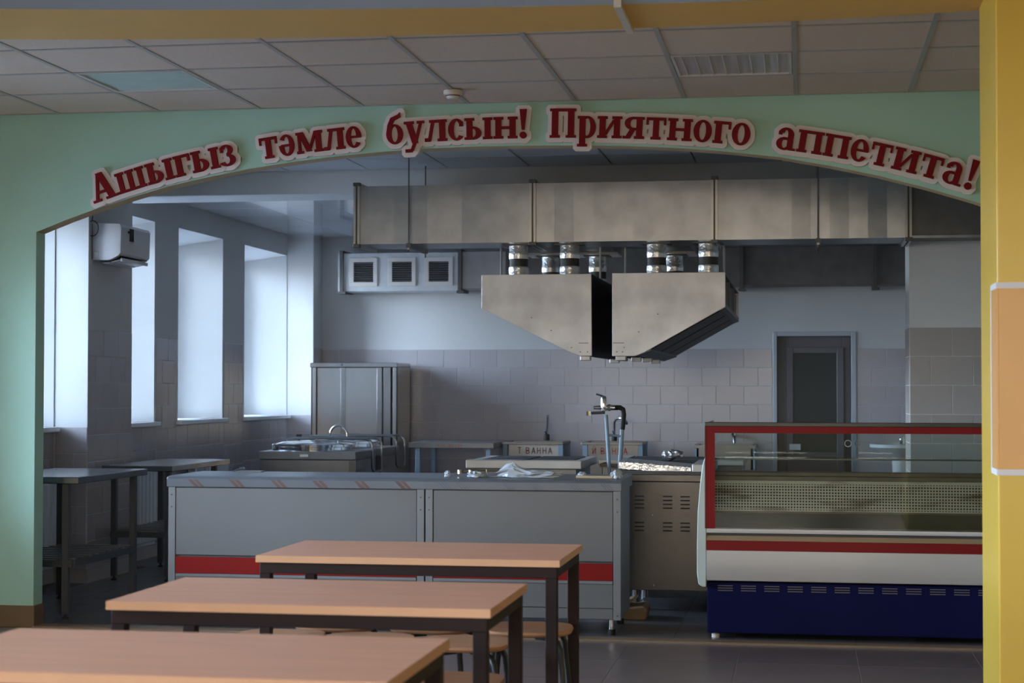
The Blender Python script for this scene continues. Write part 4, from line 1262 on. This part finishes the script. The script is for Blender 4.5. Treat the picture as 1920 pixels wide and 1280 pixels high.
MB().lathe([(0.017, 0), (0.017, 0.03)], (-1.425, 11.88, 1.193), 12).build('spout_tip', M['chrome'], o)
MB().tube([(-1.325, 11.9, 1.32), (-1.355, 11.89, 1.332), (-1.38, 11.88, 1.338)], 0.006, 8).build('lever', M['chrome'], o)

# ================================================================== SERVING COUNTERS
CY = 9.85
def counter(x0, x1, label, prints, pm):
    y1 = CY + 0.62
    o = thing('serving_counter', label, 'counter', ((x0 + x1) / 2, CY + 0.3, 0), 'serving counters under the arch')
    B(x0 + 0.01, x0 + 0.02, CY + 0.02, y1 - 0.02, 0.09, 0.80).box(x1 - 0.02, x1 - 0.01, CY + 0.02, y1 - 0.02, 0.09, 0.80).box(x0 + 0.02, x1 - 0.02, y1 - 0.03, y1 - 0.02, 0.09, 0.80).box(x0 + 0.02, x1 - 0.02, CY + 0.02, y1 - 0.02, 0.09, 0.11).build('body', M['post'], o)
    tp = MB().prism([(CY - 0.012, 0.806), (CY - 0.014, 0.85), (CY - 0.002, 0.864), (CY + 0.04, 0.868), (y1, 0.868), (y1, 0.806)], 'x', x0 - 0.008, x1 + 0.004).build('worktop', M['film'], o, bevel=0.002)
    B(x0, x0 + 0.042, CY - 0.004, CY + 0.03, 0.09, 0.806).build('post', M['post'], o, bevel=0.002)
    B(x1 - 0.042, x1, CY - 0.004, CY + 0.03, 0.09, 0.806).build('post', M['post'], o, bevel=0.002)
    a, c = x0 + 0.045, x1 - 0.045
    B(a, c, CY + 0.008, CY + 0.02, 0.10, 0.806).build('dark_gap', M['seam'], o)
    B(a, c, CY - 0.001, CY + 0.008, 0.414, 0.800).build('upper_panel', M['panel'], o, bevel=0.0015)
    B(a, c, CY - 0.002, CY + 0.008, 0.308, 0.402).build('red_stripe', M['red_stripe'], o)
    B(a, c, CY - 0.006, CY + 0.008, 0.289, 0.306).build('stripe_ledge', M['post'], o, bevel=0.002)
    B(a, c, CY - 0.001, CY + 0.008, 0.155, 0.289).build('lower_panel', M['panel'], o, bevel=0.0015)
    B(a, c, CY - 0.001, CY + 0.008, 0.095, 0.152).build('kick_panel', M['panel'], o, bevel=0.0015)
    for x in (x0 + 0.02, x1 - 0.02):
        for z in (0.76, 0.69, 0.115):
            MB().lathe([(0.0045, 0), (0.0045, 0.002)], (x, CY - 0.006, z), 8, 'y').build('screw', M['seam'], o)
    for x in (x0 + 0.06, x1 - 0.06):
        for y in (CY + 0.07, y1 - 0.07):
            l = MB().lathe([(0.018, 0.03), (0.018, 0.09)], (x, y, 0), 12).build('leg', M['chrome'], o, smooth=40)
            MB().lathe([(0.02, 0.0), (0.022, 0.003), (0.022, 0.032)], (x, y, 0), 12).build('foot', M['rubber_foot'], l, smooth=40)
    b = MB()
    yy = CY - 0.0152
    for px in prints:
        for d in ((0.0, 0.024), (0.036, 0.022)) if pm == 'print_red' else ((0.0, 0.004), (0.018, 0.004), (0.036, 0.003)):
            for k in range(7):
                za, zb = 0.849 - k * 0.006, 0.849 - k * 0.006 - 0.0048
                xa, xb = px + d[0] + k * 0.0062, px + d[0] + k * 0.0062 + 0.005
                jt = 0.005 if (k % 2 and pm == 'print_red') else 0
                b.quad((xa + jt, yy, za), (xa + d[1] + jt, yy, za), (xb + d[1] - jt, yy + 0.0015, zb), (xb - jt, yy + 0.0015, zb))
    b.build('film_print', M[pm], tp)
    return o


counter(-3.635, -2.12, 'left serving counter, protective film with red-brown print on its top edge', [-3.515, -3.27, -3.02, -2.775, -2.53, -2.29], 'print_red')
counter(-2.112, -1.003, 'right serving counter, protective film with blue print on its top edge', [-2.04, -1.94, -1.675, -1.52, -1.30, -1.12], 'print_blue')
CT = 0.868
pw = crumple('plastic_wrap', M['plastic'], (-1.535, 10.0, CT), 0.19, 0.05, 0.028, 'large crumpled clear plastic bag on the right counter', 11)
for v in pw.data.vertices:                                          # gathered into a hump at its left end
    v.co.z *= 1 + 1.1 * math.exp(-((v.co.x + 0.12) / 0.05) ** 2)
crumple('plastic_wrap', M['plastic'], (-1.85, 10.0, CT), 0.05, 0.04, 0.022, 'small crumpled plastic packet left of the wire stand', 13)
crumple('plastic_wrap', M['plastic'], (-2.02, 10.02, CT), 0.02, 0.02, 0.022, 'tiny plastic scrap at the left end of the right counter', 14)
crumple('plastic_wrap', M['plastic'], (-1.04, 9.97, CT), 0.035, 0.03, 0.03, 'crumpled plastic knot at the right end of the right counter', 15)
crumple('plastic_wrap', M['plastic'], (-1.245, 10.05, CT), 0.028, 0.025, 0.022, 'small plastic twist above the wood rod', 16)
tag(MB().tube([(-1.27, 9.98, CT + 0.009), (-1.06, 9.95, CT + 0.009)], 0.008, 8).build('wood_rod', M['wood_rod']), 'pale wooden rod lying on the right counter', 'rod')
o = thing('wire_stand', 'thin metal wire stand between plastic scraps on the right counter', 'stand', (-1.75, 10.05, CT))
for x in (-1.795, -1.70):
    MB().tube([(x, 10.03, CT), (x, 10.03, CT + 0.045)], 0.004, 6).build('wire_post', M['brass'], o)
MB().tube([(-1.80, 10.03, CT + 0.045), (-1.695, 10.03, CT + 0.045)], 0.004, 6).build('wire_bar', M['brass'], o)
B(-1.80, -1.62, 10.05, 10.2, CT, CT + 0.006).build('base_sheet', M['film'], o)
o = thing('brass_fitting', 'brass pipe fittings lying at the left of the right counter', 'fitting', (-1.96, 10.1, CT))
MB().tube([(-2.0, 10.12, CT + 0.012), (-1.93, 10.1, CT + 0.03), (-1.86, 10.1, CT + 0.034), (-1.68, 10.15, CT + 0.030)], 0.007, 6).build('pipe', M['brass'], o)
for x in (-1.965, -1.90):
    MB().lathe([(0.014, 0), (0.014, 0.022)], (x, 10.1, CT + 0.015), 8).build('nut', M['brass'], o)
o = thing('hinge_fitting', 'small metal fitting on a sheet at the rear of the left counter', 'fitting', (-3.4, 10.38, CT))
MB().tube([(-3.42, 10.38, CT + 0.008), (-3.38, 10.38, CT + 0.022), (-3.35, 10.38, CT + 0.024)], 0.008, 6).build('fitting_body', M['chrome'], o)
B(-3.40, -3.24, 10.36, 10.44, CT, CT + 0.007).build('fitting_plate', M['steel_d'], o)

# cardboard box on the floor behind the counter
o = thing('cardboard_box', 'crushed brown cardboard box on the floor beside the right counter', 'box', (-0.99, 10.7, 0))
MB().prism([(-1.09, 0.0), (-0.93, 0.0), (-0.92, 0.06), (-0.94, 0.085), (-1.02, 0.075), (-1.09, 0.09)], 'y', 10.56, 10.82).build('carton', M['card'], o, bevel=0.008)
MB().prism([(-1.09, 0.09), (-1.01, 0.125), (-0.99, 0.12), (-1.04, 0.085)], 'y', 10.6, 10.8).build('flap', M['card'], o)

# ================================================================== REFRIGERATED DISPLAY CASE
fx0, fx1 = -0.535, 1.42
o = thing('display_case', 'refrigerated display case with red framed glass and blue base', 'display case', (0.45, 10.2, 0))
MB().prism([(9.88, 0.03), (9.88, 0.31), (10.6, 0.31), (10.6, 0.03)], 'x', fx0 + 0.006, fx1).build('base', M['fr_blue'], o, bevel=0.006, seg=2)
bp = MB().prism([(9.89, 0.315), (9.852, 0.322), (9.838, 0.36), (9.836, 0.42), (9.842, 0.487), (9.90, 0.487)], 'x', fx0 + 0.005, fx1).build('bumper', M['fr_white'], o, smooth=30)
MB().prism([(9.842, 0.488), (9.850, 0.541), (9.90, 0.541), (9.90, 0.488)], 'x', fx0 + 0.005, fx1).build('red_stripe', M['fr_red'], o)
MB().prism([(9.846, 0.542), (9.858, 0.568), (9.90, 0.568), (9.90, 0.542)], 'x', fx0 + 0.005, fx1).build('gold_rail', M['fr_gold'], o)
MB().prism([(9.866, 0.569), (9.866, 0.583), (9.90, 0.583), (9.90, 0.569)], 'x', fx0 + 0.005, fx1).build('dark_groove', M['seam'], o)
MB().prism([(9.846, 0.584), (9.842, 0.595), (9.850, 0.606), (9.90, 0.606), (9.90, 0.584)], 'x', fx0 + 0.005, fx1).build('white_rail', M['fr_rail'], o, smooth=40)
# left side panel, bowed outwards
MB().prism([(fx0 + 0.004, 1.02), (-0.552, 0.955), (-0.565, 0.85), (-0.579, 0.695), (-0.583, 0.50), (-0.583, 0.36), (-0.575, 0.30), (-0.555, 0.285), (fx0 + 0.004, 0.285)], 'y', 9.848, 10.6).build('side_panel', M['fr_side'], o, bevel=0.004, smooth=40)
MB().prism([(9.87, 0.61), (10.6, 0.61), (10.6, 1.19), (9.87, 1.19)], 'x', fx0 + 0.0035, fx0 + 0.0095).build('side_glass', M['glass'], o)
fg = B(fx0, fx1, 9.852, 9.858, 0.607, 1.168).build('front_glass', M['glass'], o)
B(fx0, fx0 + 0.052, 9.8485, 9.8515, 0.607, 1.168).box(fx0 + 0.052, fx1, 9.8485, 9.8515, 1.132, 1.168).build('red_border', M['fr_red'], fg)
B(fx0 - 0.004, fx1, 9.846, 9.88, 1.168, 1.192).build('top_cap', M['fr_dark'], o, bevel=0.003)
B(fx0 - 0.004, fx1, 9.88, 10.3, 1.170, 1.178).build('top_glass', M['glass'], o)
B(fx0 - 0.004, fx0, 9.846, 9.862, 0.607, 1.17).build('edge_profile', M['fr_dark'], o)
B(fx0 + 0.012, fx1, 10.0, 10.25, 0.982, 0.988).build('glass_shelf', M['glass_low'], o)
B(fx0 + 0.012, fx1, 9.997, 10.0, 0.981, 0.989).build('shelf_edge', mat('green_glass_edge', (0.08, 0.12, 0.11), 0.2), o)
dk = MB().prism([(9.90, 0.60), (9.90, 0.612), (10.43, 0.655), (10.43, 0.64)], 'x', fx0 + 0.012, fx1)
dk.build('deck_tray', M['fr_tray'], o)
B(0.55, 0.553, 9.91, 10.42, 0.613, 0.66).build('tray_joint', M['slot'], o)
pf = B(fx0 + 0.012, fx1, 10.45, 10.458, 0.662, 0.842).build('perforated_back', M['perf'], o, loc=(0.4427, 10.45, 0.7475))
B(fx0 + 0.012, fx1, 10.44, 10.47, 0.645, 0.664).build('back_ledge', M['fr_back'], o, bevel=0.002)
B(fx0 + 0.012, fx1, 10.44, 10.50, 0.842, 0.868).build('back_rail', M['galv_d'], o, bevel=0.002)
B(fx0 + 0.012, fx1, 10.46, 10.60, 0.868, 0.890).build('rear_sill', M['fr_back'], o, bevel=0.002)
B(fx0 + 0.012, fx1, 10.47, 10.6, 0.31, 0.868).build('rear_body', M['fr_back'], o)
sd = B(fx0 + 0.012, 0.30, 10.52, 10.526, 0.89, 1.165).build('sliding_glass', M['glass'], o)
sd2 = B(0.24, fx1, 10.545, 10.551, 0.89, 1.165).build('sliding_glass', M['glass'], o)
for x, y, pp in ((0.255, 10.52, sd), (0.315, 10.545, sd2)):
    b = MB()
    n_ = 20
    for k in range(n_):
        a, c = 2 * math.pi * k / n_, 2 * math.pi * (k + 1) / n_
        b.quad(*[(x + r_ * math.cos(t_), y - 0.003, 1.058 + r_ * math.sin(t_)) for r_, t_ in ((0.016, a), (0.021, a), (0.021, c), (0.016, c))])
    b.build('finger_ring', M['fr_rail'], pp)
for gx0 in range(13):
    x = -0.47 + gx0 * 0.127
    for k in range(3):
        B(x, x + 0.082, 9.8775, 9.8805, 0.262 + k * 0.013, 0.267 + k * 0.013).build('louver_slot', M['louver'], o)
for x in (fx0 + 0.05, fx1 - 0.05):
    for y in (9.93, 10.55):
        MB().lathe([(0.022, 0), (0.022, 0.02), (0.012, 0.024), (0.012, 0.032)], (x, y, 0), 12).build('foot', M['fr_rail'], o)

# ================================================================== DINING TABLES AND STOOLS
TX0, TX1, TW, TZ = -2.032, -0.880, 0.68, 0.75


def dining_table(y0, label):
    y1 = y0 + TW
    o = thing('dining_table', label, 'table', ((TX0 + TX1) / 2, (y0 + y1) / 2, 0), 'beech topped dining tables')
    tp = B(TX0 + 0.002, TX1 - 0.002, y0 + 0.002, y1 - 0.002, TZ - 0.024, TZ).build('tabletop', M['beech'], o)
    e_ = MB().box(TX0, TX1, y0, y0 + 0.002, TZ - 0.025, TZ - 0.0005).box(TX0, TX1, y1 - 0.002, y1, TZ - 0.025, TZ - 0.0005).box(TX0, TX0 + 0.002, y0 + 0.002, y1 - 0.002, TZ - 0.025, TZ - 0.0005).box(TX1 - 0.002, TX1, y0 + 0.002, y1 - 0.002, TZ - 0.025, TZ - 0.0005)
    e_.build('edge_band', M['beech_edge'], tp)
    a0, a1, c0, c1 = TX0 + 0.012, TX1 - 0.012, y0 + 0.012, y1 - 0.012
    zt = TZ - 0.025
    B(a0, a1, c0, c0 + 0.02, zt - 0.042, zt).build('apron', M['frame'], o, bevel=0.002)
    B(a0, a1, c1 - 0.02, c1, zt - 0.042, zt).build('apron', M['frame'], o, bevel=0.002)
    B(a0, a0 + 0.02, c0 + 0.02, c1 - 0.02, zt - 0.042, zt).build('apron', M['frame'], o, bevel=0.002)
    B(a1 - 0.02, a1, c0 + 0.02, c1 - 0.02, zt - 0.042, zt).build('apron', M['frame'], o, bevel=0.002)
    for x in (a0, a1 - 0.042):
        for y in (c0, c1 - 0.042):
            l = B(x, x + 0.042, y, y + 0.042, 0.006, zt - 0.042).build('leg', M['frame'], o, bevel=0.002)
            B(x - 0.001, x + 0.043, y - 0.001, y + 0.043, 0, 0.008).build('foot', M['rubber_foot'], l)


dining_table(6.435, 'farthest of the three beech dining tables, nearest the serving counters')
dining_table(4.985, 'middle of the three beech dining tables')
dining_table(3.715, 'nearest of the three beech dining tables, at the bottom edge')

# stool prototype at the origin
st0 = thing('stool', 'x', 'stool', (0, 0, 0), 'plywood stools under the tables')
b = MB()
prof = [(0.02, 0.424), (0.155, 0.426), (0.167, 0.430), (0.171, 0.438), (0.167, 0.446), (0.14, 0.447), (0.08, 0.443), (0.01, 0.441)]
n_ = 40
vs, fs = [], []
for r_, z in prof:
    for k in range(n_):
        a = 2 * math.pi * k / n_
        ca, sa = math.cos(a), math.sin(a)
        q = (abs(ca) ** 3.2 + abs(sa) ** 3.2) ** (-1 / 3.2)
        vs.append((r_ * q * ca, r_ * q * sa, z))
for i in range(len(prof) - 1):
    for k in range(n_):
        fs.append((i * n_ + k, i * n_ + (k + 1) % n_, (i + 1) * n_ + (k + 1) % n_, (i + 1) * n_ + k))
fs.append(tuple(range(n_ - 1, -1, -1)))
fs.append(tuple(range((len(prof) - 1) * n_, len(prof) * n_)))
b.add(vs, fs).build('seat', M['ply'], st0, smooth=50)
for sx1 in (-1, 1):
    for sy1 in (-1, 1):
        l = MB().tube([(0.03 * sx1, 0.03 * sy1, 0.413), (0.09 * sx1, 0.09 * sy1, 0.413), (0.118 * sx1, 0.118 * sy1, 0.402), (0.130 * sx1, 0.130 * sy1, 0.375), (0.150 * sx1, 0.150 * sy1, 0.16), (0.162 * sx1, 0.162 * sy1, 0.006)], 0.0115, 8).build('leg', M['stool_leg'], st0, smooth=50)
        MB().lathe([(0.014, 0), (0.014, 0.02)], (0.162 * sx1, 0.162 * sy1, 0), 10).build('foot', M['rubber_foot'], l)
B(-0.06, 0.06, -0.06, 0.06, 0.4115, 0.4245).build('seat_bracket', M['stool_leg'], st0)
SP = [(-1.96, 6.50, 'left stool of the nearer row under the farthest table'), (-1.61, 6.47, 'middle stool of the nearer row under the farthest table'), (-1.235, 6.455, 'right stool of the nearer row under the farthest table'),
      (-1.83, 6.90, 'left stool of the rear row under the farthest table'), (-1.44, 6.90, 'middle stool of the rear row under the farthest table'), (-1.06, 6.88, 'right stool of the rear row under the farthest table'),
      (-1.12, 5.60, 'stool at the right end under the middle table')]
for i, (x, y, lab) in enumerate(SP):
    s = st0 if i == 0 else copy_tree(st0)
    s.location = (x, y, 0)
    s['label'] = 'round-cornered plywood stool with black legs, ' + lab
    s.rotation_euler.z = R([3, -1, 1, 5, -3, 4, 0][i])
